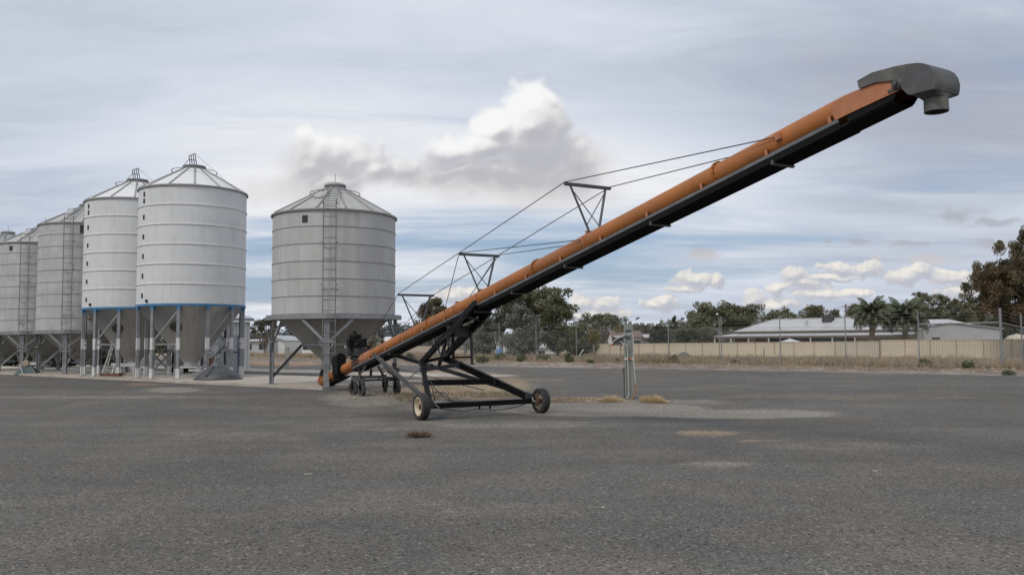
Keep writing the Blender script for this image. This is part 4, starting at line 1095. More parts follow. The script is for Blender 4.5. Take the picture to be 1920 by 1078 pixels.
# engine on its saddle above the tube
te = tc_of(662, 660)[0] ; E0 = L(tc_of(671, 684)[0], 0, 0)
eax = (AH, AN, Vector((0, 0, 1))); Zv = Vector((0, 0, 1))
def EP(a, b_, z): return E0 + AH * a + AN * b_ + Zv * z
eng = empty('engine'); eng.parent = aug
m_ = MB().box(EP(-0.05, 0, 0.26), 0.62, 0.40, 0.06, eax).box(EP(-0.25, 0, 0.17), 0.08, 0.3, 0.14, eax).box(EP(0.15, 0, 0.19), 0.08, 0.3, 0.12, eax); abuild(m_, 'engine_mount', 'dark_steel', eng)
m_ = MB().box(EP(-0.1, 0, 0.38), 0.40, 0.40, 0.30, eax).box(EP(-0.08, 0, 0.6), 0.30, 0.26, 0.26, eax)
for s_ in (-1, 1):
    for k in range(7): m_.box(EP(-0.1, s_ * (0.10 + 0.022 * k), 0.46 + 0.024 * k), 0.24, 0.012, 0.28, eax)
    m_.box(EP(-0.1, s_ * 0.26, 0.64), 0.26, 0.06, 0.22, eax)
abuild(m_, 'engine_block', 'black_steel', eng)
m_ = MB().lathe([(0.17, 0), (0.19, 0.06), (0.19, 0.12), (0.13, 0.17), (0.001, 0.17)], EP(0.04, 0, 0.52), AH, 12).box(EP(0.06, 0, 0.6), 0.1, 0.46, 0.2, eax).box(EP(0.05, 0, 0.42), 0.12, 0.34, 0.16, eax); abuild(m_, 'fan_shroud', 'black_steel', eng)
m_ = MB().lathe([(0.15, -0.03), (0.20, 0), (0.20, 0.09), (0.18, 0.12), (0.14, 0.13), (0.001, 0.14)], EP(-0.1, -0.04, 0.77), Zv, 22); abuild(m_, 'air_filter', 'black_steel', eng)
m_ = MB().tube([EP(-0.12, -0.06, 0.86), EP(-0.12, -0.06, 0.95)], 0.03, 10).lathe([(0.08, 0), (0.08, 0.04), (0.001, 0.05)], EP(-0.12, -0.06, 0.94), Zv, 16); abuild(m_, 'rain_cap', 'black_steel', eng)
m_ = MB().tube(curve([EP(-0.1, 0.36, 0.5), EP(0.1, 0.4, 0.55), EP(0.2, 0.36, 0.7)]), 0.035, 8); abuild(m_, 'exhaust', 'rust', eng)
m_ = MB().box(EP(0.36, 0.0, 0.34), 0.36, 0.40, 0.24, eax).lathe([(0.04, 0), (0.04, 0.04), (0.001, 0.04)], EP(0.36, 0.05, 0.46), Zv, 12); abuild(m_, 'fuel_tank', 'dark_steel', eng)
abuild(MB().box(EP(0.16, 0.0, 0.64), 0.01, 0.13, 0.04, eax), 'engine_label', 'white', eng)
abuild(MB().box(EP(-0.30, -0.3, 0.5), 0.02, 0.05, 0.08, eax), 'guard_clip', 'white', eng)
for pts in ([(-0.2, -0.2, 0.3), (0.1, -0.26, 0.22), (0.4, -0.2, 0.12), (0.7, -0.17, 0.1)], [(-0.1, -0.26, 0.42), (0.2, -0.28, 0.3), (0.5, -0.22, 0.26), (0.75, -0.1, 0.2)], [(0.3, -0.2, 0.3), (0.2, -0.22, 0.05), (0.35, -0.2, -0.1)]):
    abuild(MB().tube(curve([EP(*p) for p in pts]), 0.016, 6), 'hose', 'hose', eng)
# ---------------------------------------------------------------- yard objects
def local(root): return root.location
def gp_(px, py, z=0.0): return G(px, py, z)

# power post with outlet box, conduits and warning tape
pb = G(1180, 748)
pp = empty('power_post', pb); tag(pp, 'grey green power post with white conduit looped over it, standing alone in the yard', 'post')
hh = 140 * pb.y / FPX
pw_, pd_ = 0.235, 0.13
ang = -0.10; PX = Vector((math.cos(ang), math.sin(ang), 0)); PY = Vector((-math.sin(ang), math.cos(ang), 0)); PZ = Vector((0, 0, 1))
m_ = MB(); m_.box((0, 0, hh / 2), 0.16, 0.05, hh, (PX, PY, PZ)).box(-PX * 0.0975 + PZ * hh / 2, 0.04, 0.14, hh, (PX, PY, PZ)).box(PX * 0.0975 + PZ * hh / 2, 0.04, 0.14, hh, (PX, PY, PZ)); m_.build('post', M['post'], pp)
MB().box(PZ * (hh - 0.09), 0.245, 0.152, 0.17, (PX, PY, PZ)).build('cap_sleeve', M['post'], pp)
ob_ = MB().box(-PX * 0.30 + PZ * (hh - 0.46), 0.32, 0.14, 0.14, (PX, PY, PZ)).box(-PX * 0.22 + PZ * (hh - 0.38), 0.5, 0.16, 0.02, (PX, PY, PZ)).build('outlet_box', M['plastic_dark'], pp)
MB().box(-PX * 0.28 - PY * 0.08 + PZ * (hh - 0.36), 0.24, 0.012, 0.06, (PX, PY, PZ)).build('box_label', M['conduit'], ob_)
for k in range(3): MB().tube([-PX * (0.22 + 0.09 * k) - PY * 0.03 + PZ * (hh - 0.53), -PX * (0.22 + 0.09 * k) - PY * 0.05 + PZ * (hh - 0.60)], 0.035, 10).build('socket', M['plastic_dark'], ob_)
f_ = -PY * 0.10
MB().tube(curve([-PX * 0.50 + f_ + PZ * (hh - 0.60), -PX * 0.38 + f_ + PZ * (hh - 0.46), -PX * 0.1 + f_ + PZ * (hh - 0.31), PX * 0.08 + f_ + PZ * (hh - 0.29), PX * 0.125 + f_ + PZ * (hh - 0.38), PX * 0.135 + f_ + PZ * (hh - 1.0), PX * 0.17 + f_ + PZ * 0.5, PX * 0.185 + f_ + PZ * 0.42]), 0.012, 8).build('conduit', M['conduit'], pp)
MB().tube(curve([-PX * 0.25 + f_ + PZ * (hh - 0.50), -PX * 0.1 + f_ + PZ * (hh - 0.58), -PX * 0.045 + f_ + PZ * (hh - 0.68), -PX * 0.03 + f_ + PZ * 0.6, -PX * 0.02 + f_ + PZ * 0.2, -PX * 0.06 + f_ + PZ * 0.02]), 0.011, 8).build('conduit', M['conduit'], pp)
MB().tube(curve([PX * 0.185 + f_ + PZ * 0.44, PX * 0.165 + f_ + PZ * 0.25, PX * 0.08 + f_ + PZ * 0.03, PX * 0.02 + f_ + PZ * 0.0]), 0.019, 8).build('cable_sleeve', M['orange_conduit'], pp)
MB().tube([-PX * 0.138 + PZ * (hh - 1.35), -PX * 0.138 + PZ * 0.02], 0.016, 8).box(-PX * 0.145 + PZ * (hh - 1.3), 0.06, 0.08, 0.14, (PX, PY, PZ)).build('earth_pipe', M['grey_steel'], pp)
MB().box(PZ * (hh * 0.535), 0.241, 0.147, 0.055, (PX, PY, PZ)).build('tape', M['conduit'], pp)
MB().box(PX * 0.02 + PZ * (hh * 0.538), 0.12, 0.151, 0.05, (PX, PY, PZ)).build('tape_stripe', M['red'], pp)
MB().box(-PX * 0.45 + f_ * 0.9 + PZ * (hh - 0.60), 0.07, 0.04, 0.05, (PX, PY, PZ)).build('plug', M['red'], pp)
MB().tube(curve([-PX * 0.17 - PY * .08 + PZ * (hh - 0.62), -PX * 0.24 - PY * .08 + PZ * (hh - 0.66), -PX * 0.22 - PY * .08 + PZ * (hh - 0.73), -PX * 0.15 - PY * .08 + PZ * (hh - 0.72)]), 0.012, 6).build('hook', M['grey_steel'], pp)

rng = random.Random(7); nrg = np.random.default_rng(7)
def tuft(name, p, r, h, n, mt, label, cat, group=None, spread=0.6, width=0.012):
    V = []; T = []
    for _ in range(n):
        a = rng.random() * 6.283; q = r * rng.random() ** 0.7 * 0.8
        b0 = Vector((q * math.cos(a), q * math.sin(a) * 0.8, 0))
        lean = Vector((math.cos(a), math.sin(a), 0)) * spread * (0.3 + rng.random()) * h
        hz = h * (0.35 + 0.75 * rng.random()) * (1.0 - 0.55 * q / r)
        s_ = Vector((rng.uniform(-1, 1), rng.uniform(-1, 1), 0)).normalized() * width
        m1 = b0 + lean * 0.35 + Vector((0, 0, hz * 0.6)); m2 = b0 + lean + Vector((0, 0, hz * (0.8 + 0.2 * rng.random())))
        V += [b0 - s_, b0 + s_, m1 + s_ * 0.8, m1 - s_ * 0.8, m1 - s_ * 0.8, m1 + s_ * 0.8, m2 + s_ * 0.2, m2 - s_ * 0.2]
        k = rng.random(); T += [k, k]
    o = quads_mesh(name, np.array([tuple(v) for v in V]), T, M[mt]); o.location = p
    tag(o, label, cat, group); return o
tuft('grass_tuft', G(1145, 753), 0.34, 0.22, 420, 'straw_bright', 'pale straw grass tuft just left of the power post', 'grass tuft', 'dry grass tufts in the yard', 0.55, 0.008)
tuft('grass_tuft', G(1222, 754), 0.36, 0.26, 480, 'straw_bright', 'taller pale straw grass tuft right of the power post', 'grass tuft', 'dry grass tufts in the yard', 0.5, 0.008)
tuft('grass_tuft', G(1242, 755), 0.18, 0.12, 160, 'straw_bright', 'lowest straw grass tuft, flat beside the taller one right of the post', 'grass tuft', 'dry grass tufts in the yard', 0.9, 0.008)
tuft('dry_weed', G(785, 819), 0.24, 0.17, 260, 'straw_brown', 'dead brown weed clump on the gravel in front of the left wheel', 'weed', None, 1.1, 0.006)
# low stuff growing round the sandy patch
def scatter_tufts(name, spots, mt, label, h, n):
    V = []; T = []
    for (px, py, rx, ry, cnt) in spots:
        for _ in range(cnt):
            p = G(px + rng.gauss(0, rx * 0.5), py + rng.gauss(0, ry * 0.5))
            for _b in range(n):
                a = rng.random() * 6.283; q = 0.12 * rng.random(); hz = h * (0.4 + rng.random() * 0.8)
                b0 = p + Vector((q * math.cos(a), q * math.sin(a), -0.01)); t_ = b0 + Vector((math.cos(a) * hz * 0.7, math.sin(a) * hz * 0.7, hz))
                s_ = Vector((rng.uniform(-1, 1), rng.uniform(-1, 1), 0)).normalized() * 0.008
                V += [b0 - s_, b0 + s_, t_ + s_ * 0.3, t_ - s_ * 0.3]; T.append(rng.random())
    o = quads_mesh(name, np.array([tuple(v) for v in V]), T, M[mt]); tag(o, label, 'grass', None, 'stuff'); return o
scatter_tufts('sparse_grass', [(920, 741, 80, 6, 170), (770, 746, 40, 8, 120), (1060, 750, 60, 3, 70), (840, 735, 80, 14, 90), (700, 742, 60, 8, 30), (1020, 752, 20, 4, 40), (880, 716, 80, 10, 50)], 'straw', 'thin dry grass growing on the sandy patch around the auger frame', 0.09, 10)
scatter_tufts('green_weeds', [(930, 739, 60, 4, 110), (765, 747, 30, 6, 60), (810, 742, 40, 4, 40)], 'leaf_shrub', 'low green weeds growing on the sandy patch under the auger', 0.07, 8)

# loose stones and chips on the yard
V = []; F = []
def stone(p, r, sq):
    o = len(V); k = [Vector((1, 0, 0)), Vector((0, 1, 0)), Vector((-1, 0, 0)), Vector((0, -1, 0))]
    a = rng.random() * 6.283; rot = lambda v: Vector((v.x * math.cos(a) - v.y * math.sin(a), v.x * math.sin(a) + v.y * math.cos(a), v.z))
    for v in k: V.append(tuple(p + rot(Vector((v.x * r * rng.uniform(.7, 1.2), v.y * r * rng.uniform(.5, 1), 0.0)))))
    for v in k: V.append(tuple(p + rot(Vector((v.x * r * .6, v.y * r * .5, 0))) + Vector((0, 0, r * sq))))
    F.extend([(o, o + 1, o + 5, o + 4), (o + 1, o + 2, o + 6, o + 5), (o + 2, o + 3, o + 7, o + 6), (o + 3, o, o + 4, o + 7), (o + 4, o + 5, o + 6, o + 7)])
def stones(name, mt, n, label, rmin, rmax, ys=(5.2, 20)):
    V.clear(); F.clear()
    for _ in range(n):
        y = ys[0] + (ys[1] - ys[0]) * rng.random() ** 1.5; x = rng.uniform(-0.68, 0.68) * y
        stone(Vector((x, y, hgt(x, y) - 0.002)), rmin + (rmax - rmin) * rng.random() ** 3, 0.6)
    m2 = MB(); m2.v = list(V); m2.f = list(F); o = m2.build(name, M[mt], smooth=0); tag(o, label, 'gravel', None, 'stuff')
M['stone_d'] = mat('dark_stone', (0.07, 0.068, 0.066), 0.9, 0, 0.3, 30)
M['stone_m'] = mat('mid_stone', (0.135, 0.127, 0.115), 0.9, 0, 0.3, 30)
stones('pale_gravel', 'stone_l', 700, 'pale chips of stone lying loose over the yard', 0.003, 0.008)
stones('dark_gravel', 'stone_d', 2200, 'dark stones lying loose over the yard', 0.003, 0.014)
stones('grey_gravel', 'stone_m', 5200, 'grey gravel lying loose over the yard', 0.003, 0.010)
def scrap(px, py, L_, W_, a, label):
    p = G(px, py); m_ = MB(); d = Vector((math.cos(a), math.sin(a), 0)); s_ = Vector((-d.y, d.x, 0))
    pts = [(-1, -.6), (-.3, -1), (.4, -.7), (1, -.3), (.8, .6), (.1, .9), (-.7, .7)]
    m_.prism([d * (x * L_) + s_ * (y * W_) + Vector((0, 0, 0.004 + 0.012 * abs(x))) for x, y in pts], (0, 0, 0.006))
    o = m_.build('litter_scrap', M['litter']); o.location = p; tag(o, label, 'litter', 'white litter scraps')
scrap(578, 890, 0.055, 0.012, 0.1, 'long white scrap of litter lying left on the open gravel')
scrap(1130, 953, 0.02, 0.015, 0.5, 'small white scrap at the middle of the gravel')
scrap(1641, 884, 0.04, 0.012, -0.2, 'flat pale scrap of litter on the gravel at the right')

# ---- things standing about under the silos
def _slab_pt(px, py):
    r = ray(px, py); k = (ZS - CAM.z) / r.z; return CAM + r * k
# dark plastic silo lid lying on the slab edge
p = _slab_pt(409, 711)
fl = empty('plastic_hopper_cover', p); tag(fl, 'dark grey moulded plastic cover lying on the slab before the white silo', 'cover')
sc = p.y / FPX
m_ = MB(); N_ = 40; rings = []
def cov(f, g):
    c = abs(math.cos(2 * g)) ** 3; sq = (1.0 / max(abs(math.cos(g)), abs(math.sin(g)))) ** (0.75 * f)
    r_ = 1 - f; rad = (0.24 + (0.84 - 0.24) * (1 - f) ** 0.9) * sq
    z = (0.12 + 0.42 * f if f > 0.12 else 0.06 + 0.92 * f)
    return Vector((rad * math.cos(g) * 1.05, rad * math.sin(g) * 0.95, z))
vs = [cov(f, 2 * math.pi * k / N_ + 0.5) for f in np.linspace(0, 1, 12) for k in range(N_)]
m_.add(vs, [(i * N_ + k, i * N_ + (k + 1) % N_, (i + 1) * N_ + (k + 1) % N_, (i + 1) * N_ + k) for i in range(11) for k in range(N_)] + [tuple(11 * N_ + k for k in range(N_))])
m_.build('cover_body', M['plastic_dark'], fl, smooth=22)
m_ = MB().lathe([(0.80, 0.0), (0.95, 0.0), (0.97, 0.03), (0.95, 0.06), (0.80, 0.065)], (0, 0, 0), (0, 0, 1), 48); m_.build('cover_rim', M['plastic_dark'], fl)
m_ = MB().tube([(-0.10, -0.26, 0.52), (-0.22, -0.74, 0.14)], 0.055, 8).tube([(0.20, -0.24, 0.52), (0.60, -0.52, 0.14)], 0.055, 8); m_.build('moulded_rib', M['plastic_dark'], fl)
# brown sack hanging on a brace and a rusty round lid
p = at(392, 679, 36.0)
m_ = MB().lathe([(0.001, -0.06), (0.13, -0.055), (0.2, -0.02), (0.2, 0.02), (0.13, 0.055), (0.001, 0.06)], (0, 0, 0), (0.35, -0.93, 0.1), 20).box((0.0, 0, -0.34), 0.02, 0.02, 0.3)
m_.tube([(0, 0, -0.15), (0.02, 0.02, -0.46)], 0.03, 6)
o = m_.build('rusty_paddle', M['rust']); o.location = p; tag(o, 'round rusty paddle leaning behind the dark plastic cover', 'paddle')
# step ladder by the second white silo
p = _slab_pt(208, 703)
sl_ = empty('step_ladder', p); tag(sl_, 'white aluminium step ladder standing by a leg of the farther white silo', 'ladder')
k = p.y / FPX; H_ = 61 * k; yaw = 0.15
fx = Vector((math.cos(yaw), math.sin(yaw), 0)); fy = Vector((-math.sin(yaw), math.cos(yaw), 0))
for s_ in (-1, 1):
    MB().bar(-fx * 0.34 + fy * 0.24 * s_, fx * 0.08 + fy * 0.13 * s_ + PZ * H_, 0.03, 0.05).build('front_rail', M['white'], sl_)
    MB().bar(fx * 0.42 + fy * 0.24 * s_, fx * 0.16 + fy * 0.13 * s_ + PZ * H_, 0.025, 0.04).build('rear_rail', M['white'], sl_)
for i in range(6):
    f = 0.12 + 0.15 * i; c = -fx * (0.34 - 0.42 * f) + PZ * (H_ * f); w_ = 0.24 - 0.11 * f
    MB().box(c, 0.08, 2 * w_, 0.03, (fx, fy, PZ)).build('tread', M['white'], sl_)
MB().box(fx * 0.12 + PZ * (H_ + 0.01), 0.3, 0.3, 0.03, (fx, fy, PZ)).build('platform', M['white'], sl_)
MB().bar(-fx * 0.2 + fy * 0.27 + PZ * 0.1, fx * 0.36 + fy * 0.27 + PZ * 0.3, 0.025, 0.03).build('spreader', M['white'], sl_)
p = _slab_pt(209, 706.5)
m_ = MB().box((0, 0, 0.06), 0.85, 0.4, 0.03).box((-0.42, 0, 0.1), 0.02, 0.4, 0.1).box((0.42, 0, 0.1), 0.02, 0.4, 0.1).box((0, -0.2, 0.1), 0.85, 0.02, 0.1).box((0, 0.2, 0.1), 0.85, 0.02, 0.1)
m_.tube(curve([(0.42, -.1, .1), (0.55, -.12, .2), (0.66, -.1, .12), (0.6, -.1, .05)]), 0.02, 6)
o = m_.build('rusty_tray', M['rust']); o.location = p; tag(o, 'low rusty steel tray on the slab at the foot of the step ladder', 'tray')
# white trestle beside it, under the hopper
p = at(233, 703, 39.0); p.z = ZS
tr_ = empty('white_trestle', p); tag(tr_, 'low white trestle under the cone of the farther white silo', 'trestle')
MB().box((0, 0, 0.52), 1.2, 0.14, 0.09).build('beam', M['white'], tr_)
for s_ in (-0.5, 0.5):
    for q in (-0.2, 0.2): MB().bar((s_, q, 0), (s_ * 0.9, q * 0.2, 0.5), 0.04, 0.04).build('leg', M['white'], tr_)
p = at(278, 688, 37.6)
# teal seed hopper with a cloth on it, left end
p = G(52, 703)
th = empty('teal_hopper', p); th.scale = (0.8, 0.8, 0.8); tag(th, 'small teal hopper with white legs and a beige cloth on top, at far left', 'hopper')
b_ = 0.5
m_ = MB(); lo = [(-0.72, -0.4, 0.02), (0.72, -0.4, 0.02), (0.72, 0.4, 0.02), (-0.72, 0.4, 0.02)]; hi = [(-0.22, -0.15, 0.58), (0.18, -0.15, 0.58), (0.18, 0.15, 0.58), (-0.22, 0.15, 0.58)]
m_.add(lo + hi, [(0, 1, 5, 4), (1, 2, 6, 5), (2, 3, 7, 6), (3, 0, 4, 7), (4, 5, 6, 7), (3, 2, 1, 0)]).build('bin', M['teal'], th)
MB().bar((-0.34, -0.38, 0.70), (0.02, -0.46, 0.0), 0.05, 0.04).build('leg', M['white'], th)
MB().bar((0.30, -0.2, 0.55), (0.80, -0.45, 0.04), 0.05, 0.04).build('leg', M['beige'], th)
m_ = MB(); cl = []
for j in range(7):
    for i in range(10):
        g = 2 * math.pi * i / 10; r_ = (0.05, 0.17, 0.23, 0.25, 0.24, 0.2, 0.12)[j] * (1 + 0.22 * math.sin(3 * g + j)); cl.append((-0.12 + r_ * math.cos(g), -0.05 + r_ * math.sin(g) * 0.8, 0.96 - 0.085 * j))
m_.add(cl, [(j * 10 + i, j * 10 + (i + 1) % 10, (j + 1) * 10 + (i + 1) % 10, (j + 1) * 10 + i) for j in range(6) for i in range(10)] + [tuple(range(10))]).build('cloth', M['beige'], th)
# black drum on a stand between the white silos' legs
p = at(343, 705, 41.0); p.z = ZS
bd = empty('black_tank', p); tag(bd, 'round black tank standing on the slab behind the nearer white silo', 'tank')
MB().lathe([(0.001, 0.0), (0.5, 0.0), (0.53, 0.05), (0.53, 0.85), (0.48, 0.98), (0.2, 1.06), (0.001, 1.06)], (0, 0, 0.05), (0, 0, 1), 32).build('tank_body', M['belt'], bd)
MB().lathe([(0.18, 0), (0.18, 0.08), (0.001, 0.09)], (0, 0, 1.1), (0, 0, 1), 18).build('lid', M['plastic_dark'], bd)
MB().tube([(-0.25, -0.5, 0.3), (-0.2, -0.6, 1.4), (-0.1, -0.4, 1.9)], 0.02, 6).build('pipe', M['galv'], bd)

# tin shed behind the white silos
sh0 = at(468, 693, 45.5)
shed = empty('tin_shed', (sh0.x, sh0.y, 0.1)); tag(shed, 'small white ribbed tin shed with a flat roof, right behind the white silos', 'shed')
def ribwall(m_, a, b, z0, z1, pitch=0.19, d=0.025):
    a, b = Vector(a), Vector(b); u = (b - a); Ln = u.length; u.normalize(); nn = Vector((u.y, -u.x, 0)); pts = []; x = 0
    while x < Ln:
        for dx, dd in ((0, 0), (pitch * .35, 0), (pitch * .45, d), (pitch * .8, d), (pitch * .9, 0)):
            if x + dx < Ln: pts.append(a + u * (x + dx) + nn * dd)
        x += pitch
    pts.append(b)
    n = len(pts)
    m_.add([p + Vector((0, 0, z0)) for p in pts] + [p + Vector((0, 0, z1)) for p in pts], [(i, i + 1, n + i + 1, n + i) for i in range(n - 1)])
SU = Vector((-0.92, -0.39, 0)).normalized(); SV = Vector((-0.39, 0.92, 0)).normalized(); LW = SU * 2.7; LD = SV * 2.6; hs = 2.75
m_ = MB(); ribwall(m_, (0, 0, 0), LW, 0, hs, 0.3); ribwall(m_, LD, (0, 0, 0), 0, hs, 0.3); ribwall(m_, LW, LW + LD, 0, hs, 0.3); ribwall(m_, LW + LD, LD, 0, hs, 0.3); m_.build('wall', M['shedwhite'], shed, smooth=0)
m_ = MB(); e = 0.18; q = [-SU * e - SV * e, LW + SU * e - SV * e, LW + LD + SU * e + SV * e, LD - SU * e + SV * e]
m_.prism([Vector((v.x, v.y, hs + (0.10 if i < 2 else 0.35))) for i, v in enumerate(q)], (0, 0, 0.07)); m_.build('roof', M['shedgrey'], shed, smooth=0)
m_ = MB().bar(-SU * e - SV * (e + .06) + PZ * (hs + .09), LW + SU * e - SV * (e + .06) + PZ * (hs + .09), 0.12, 0.12); m_.build('gutter', M['zinc_rib'], shed)
c = SU * 0.7 - SV * 0.04
dr_ = MB().box(SU * 1.1 - SV * 0.05 + PZ * 1.0, 0.9, 0.05, 2.0, (SU, SV, PZ)).build('door', M['shedgrey'], shed)
MB().box(SU * 0.6 - SV * 0.06 + PZ * 1.0, 0.07, 0.07, 2.05, (SU, SV, PZ)).build('door_frame', M['blue'], shed)
MB().tube([SU * 0.3 - SV * 0.09 + PZ * 1.1, SU * 1.7 - SV * 0.09 + PZ * 1.1], 0.03, 6).build('slide_rail', M['rust'], shed)
# short concrete post on the far slab
p = at(538.5, 690, 50); p.z = 0.14
m_ = MB().box((0, 0, 0.62), 0.18, 0.16, 1.24).box((0, 0, 1.25), 0.26, 0.2, 0.03); m_.lathe([(0.02, 0), (0.02, .03), (0.001, .03)], (0, -0.08, 1.1), (0, -1, 0), 8)
o = m_.build('concrete_post', M['conc_edge']); o.location = p; tag(o, 'short grey concrete post behind the lone grey silo', 'post')

# ---------------------------------------------------------------- security fence
def FP(s, q=0.0):
    x, y = FC.x + E1.x * s + E2.x * q, FC.y + E1.y * s + E2.y * q; return Vector((x, y, hgt(x, y)))
fen = empty('security_fence', (FC.x, FC.y, 0)); tag(fen, 'chain link security fence with tall grey pipe posts along the dry verge', 'fence')
SPC = 3.58; NP = 16
PH = 2.74
for k in range(NP):
    b = FP(k * SPC); r_ = 0.055 if k == 0 else 0.029
    m_ = MB().tube([b - PZ * 0.1, b + PZ * (PH - (0 if k == 0 else 0.05))], r_, 10); m_.lathe([(r_ + 0.006, 0), (r_ + 0.006, 0.03), (0.001, 0.05)], b + PZ * (PH - (0 if k == 0 else 0.05)), (0, 0, 1), 10)
    o = m_.build('post', M['fence_galv'], fen, world=True)
for k in range(1, 3):
    b = FP(0, k * 4.1); m_ = MB().tube([b - PZ * 0.1, b + PZ * (PH - 0.05)], 0.036, 10).lathe([(0.044, 0), (0.044, 0.03), (0.001, 0.05)], b + PZ * (PH - 0.05), (0, 0, 1), 10); m_.build('post', M['fence_galv'], fen, world=True)
MB().tube([FP(0) + PZ * 2.12, FP(SPC) + PZ * 2.12], 0.024, 8).tube([FP(0) + PZ * 2.1, FP(SPC * 0.62) + PZ * 0.9], 0.005, 5).build('top_rail', M['galv'], fen, world=True)
MB().tube([FP(0) + PZ * 2.12, FP(0, 4.1) + PZ * 2.12, FP(0, 8.2) + PZ * 2.12], 0.026, 8).build('top_rail', M['galv'], fen, world=True)
MB().tube([FP(0, 4.1) + PZ * 0.25, FP(0, 8.2) + PZ * 0.25], 0.026, 8).build('bottom_rail', M['galv'], fen, world=True)
for hz in (2.66, 2.5, 2.34, 2.1, 1.05):
    m_ = MB(); m_.tube([FP(k * SPC) + PZ * hz for k in range(NP)], 0.004, 4); m_.build('line_wire', M['fence_galv'], fen, world=True)
    m_ = MB(); m_.tube([FP(0, 0) + PZ * hz, FP(0, 4.1) + PZ * hz, FP(0, 8.2) + PZ * hz], 0.004, 4); m_.build('line_wire', M['fence_galv'], fen, world=True)
def chain(a, b, h, name):
    a, b = Vector(a), Vector(b); u = (b - a); Ln = u.length; u.normalize(); st = 0.10; nn = Vector((u.y, -u.x, 0)) * 0.0022; V_ = []; wv = 0.0022
    for k in range(int((Ln + h) / st)):
        for sg in (0, 1):
            x0 = k * st - h; x1 = k * st; z0, z1 = 0.0, h
            if x0 < 0: z0 = -x0; x0 = 0
            if x1 > Ln: z1 = h - (x1 - Ln); x1 = Ln
            if z1 <= z0: continue
            if sg: p_, q_ = a + u * x0 + PZ * z0, a + u * x1 + PZ * z1
            else: p_, q_ = b - u * x0 + PZ * z0, b - u * x1 + PZ * z1
            s_ = (u * (1 if sg else -1) * -1 + PZ).normalized() * wv
            V_ += [p_ - s_, p_ + s_, q_ + s_, q_ - s_]
    return V_
V_ = []
for k in range(NP - 1): V_ += chain(FP(k * SPC) + PZ * 0.06, FP((k + 1) * SPC) + PZ * 0.06, 2.04, '')
for k in range(2): V_ += chain(FP(0, k * 4.1) + PZ * 0.06, FP(0, (k + 1) * 4.1) + PZ * 0.06, 2.04, '')
L0 = fen.location
m_ = MB(); m_.v = [tuple(v - L0) for v in V_]; m_.f = [(4 * i, 4 * i + 1, 4 * i + 2, 4 * i + 3) for i in range(len(V_) // 4)]; m_.build('chain_link_mesh', M['fence_galv'], fen, smooth=0)

# ---------------------------------------------------------------- cream boundary fence
def cream_fence(px0, px1, Y0, label, fm, reverse=False, htop=None, npan=14, tag_end=False):
    """panels of 2.365 m parallel to the security fence, starting at its right end"""
    a = at(px0, 640, Y0); root = empty('panel_fence', (a.x, a.y, 0)); tag(root, label, 'fence', 'cream panel fences')
    for k in range(npan):
        x, y = E1.x * 2.365 * k, E1.y * 2.365 * k; x2, y2 = E1.x * 2.365 * (k + 1), E1.y * 2.365 * (k + 1)
        zt = htop(k)
        m_ = MB(); ribwall(m_, (x, y, 0), (x2, y2, 0), zt - 1.75, zt - 0.03, 0.26, 0.06); m_.build('fence_panel', M[fm(k)], root, smooth=0)
        MB().bar(Vector((x, y, zt - 0.03)), Vector((x2, y2, zt - 0.03)), 0.06, 0.05).build('top_rail', M['cream'], root)
        MB().bar(Vector((x, y, zt - 1.7)), Vector((x2, y2, zt - 1.7)), 0.06, 0.08).build('bottom_rail', M['cream'], root)
    for k in range(npan + 1):
        zt = htop(min(k, npan - 1)); x, y = E1.x * 2.365 * k, E1.y * 2.365 * k
        MB().box(Vector((x, y, zt - 0.9)) + Vector((-E2.x, -E2.y, 0)) * 0.03, 0.07, 0.06, 1.82, (Vector((*E1, 0)), Vector((*E2, 0)), PZ)).build('fence_post', M['cream_post'], root)
    return root
cream_fence(1648, 0, 88.6, 'long cream steel panel fence running to the left from the palms', lambda k: 'cream_grey' if k < 2 else 'cream', htop=lambda k: 1.47 - 0.013 * k, npan=17)
sa = at(1651, 638, 85.5)
cf2 = None
n2 = 11
a2 = Vector((sa.x, sa.y, 0)) - Vector((*E1, 0)) * 2.365 * n2
_px = project((a2.x, a2.y, 1.5))[0]
cream_fence(_px, 0, a2.y, 'nearer cream steel panel fence running behind the corner post of the security fence', lambda k: 'cream', htop=lambda k: 1.60, npan=n2)

# ---------------------------------------------------------------- house
HO = Vector((*(Vector((at(1648, 640, 88.6).x, 88.6)) + E2 * 7.5), 0))      # point on the verandah line
X1, Y1 = Vector((*E1, 0)), Vector((*E2, 0))
zb_h = hgt(HO.x, HO.y) - 0.0
house = empty('house', (HO.x, HO.y, zb_h)); tag(house, 'low cream and brick house with a long grey steel roof and verandah', 'house')
def solve_s(px, off):
    """distance along the house so that the point falls on a pixel column"""
    lo_, hi_ = -60.0, 90.0
    for _ in range(50):
        mid = (lo_ + hi_) / 2; P_ = HO + X1 * mid + Y1 * off
        if project((P_.x, P_.y, 2))[0] > px: lo_ = mid
        else: hi_ = mid
    return (lo_ + hi_) / 2
def zrow(px, py, off):
    s_ = solve_s(px, off); P_ = HO + X1 * s_ + Y1 * off
    r = ray(px, py); return (CAM + r * (P_.y / r.y)).z - zb_h
sv = solve_s(1338, 0.0); sm = solve_s(1378, 2.4); sr = solve_s(1452, 6.8)
zv = zrow(1400, 630.8, 0.0); zg = zrow(1450, 621.2, 2.4); zr_ = zrow(1530, 597.5, 6.8)
s_end = solve_s(1722, 2.4)
def HP(s, o, z): return X1 * s + Y1 * o + PZ * z
def slab4(m_, a, b, c, d, th=0.06): m_.prism([a, b, c, d], (0, 0, th))
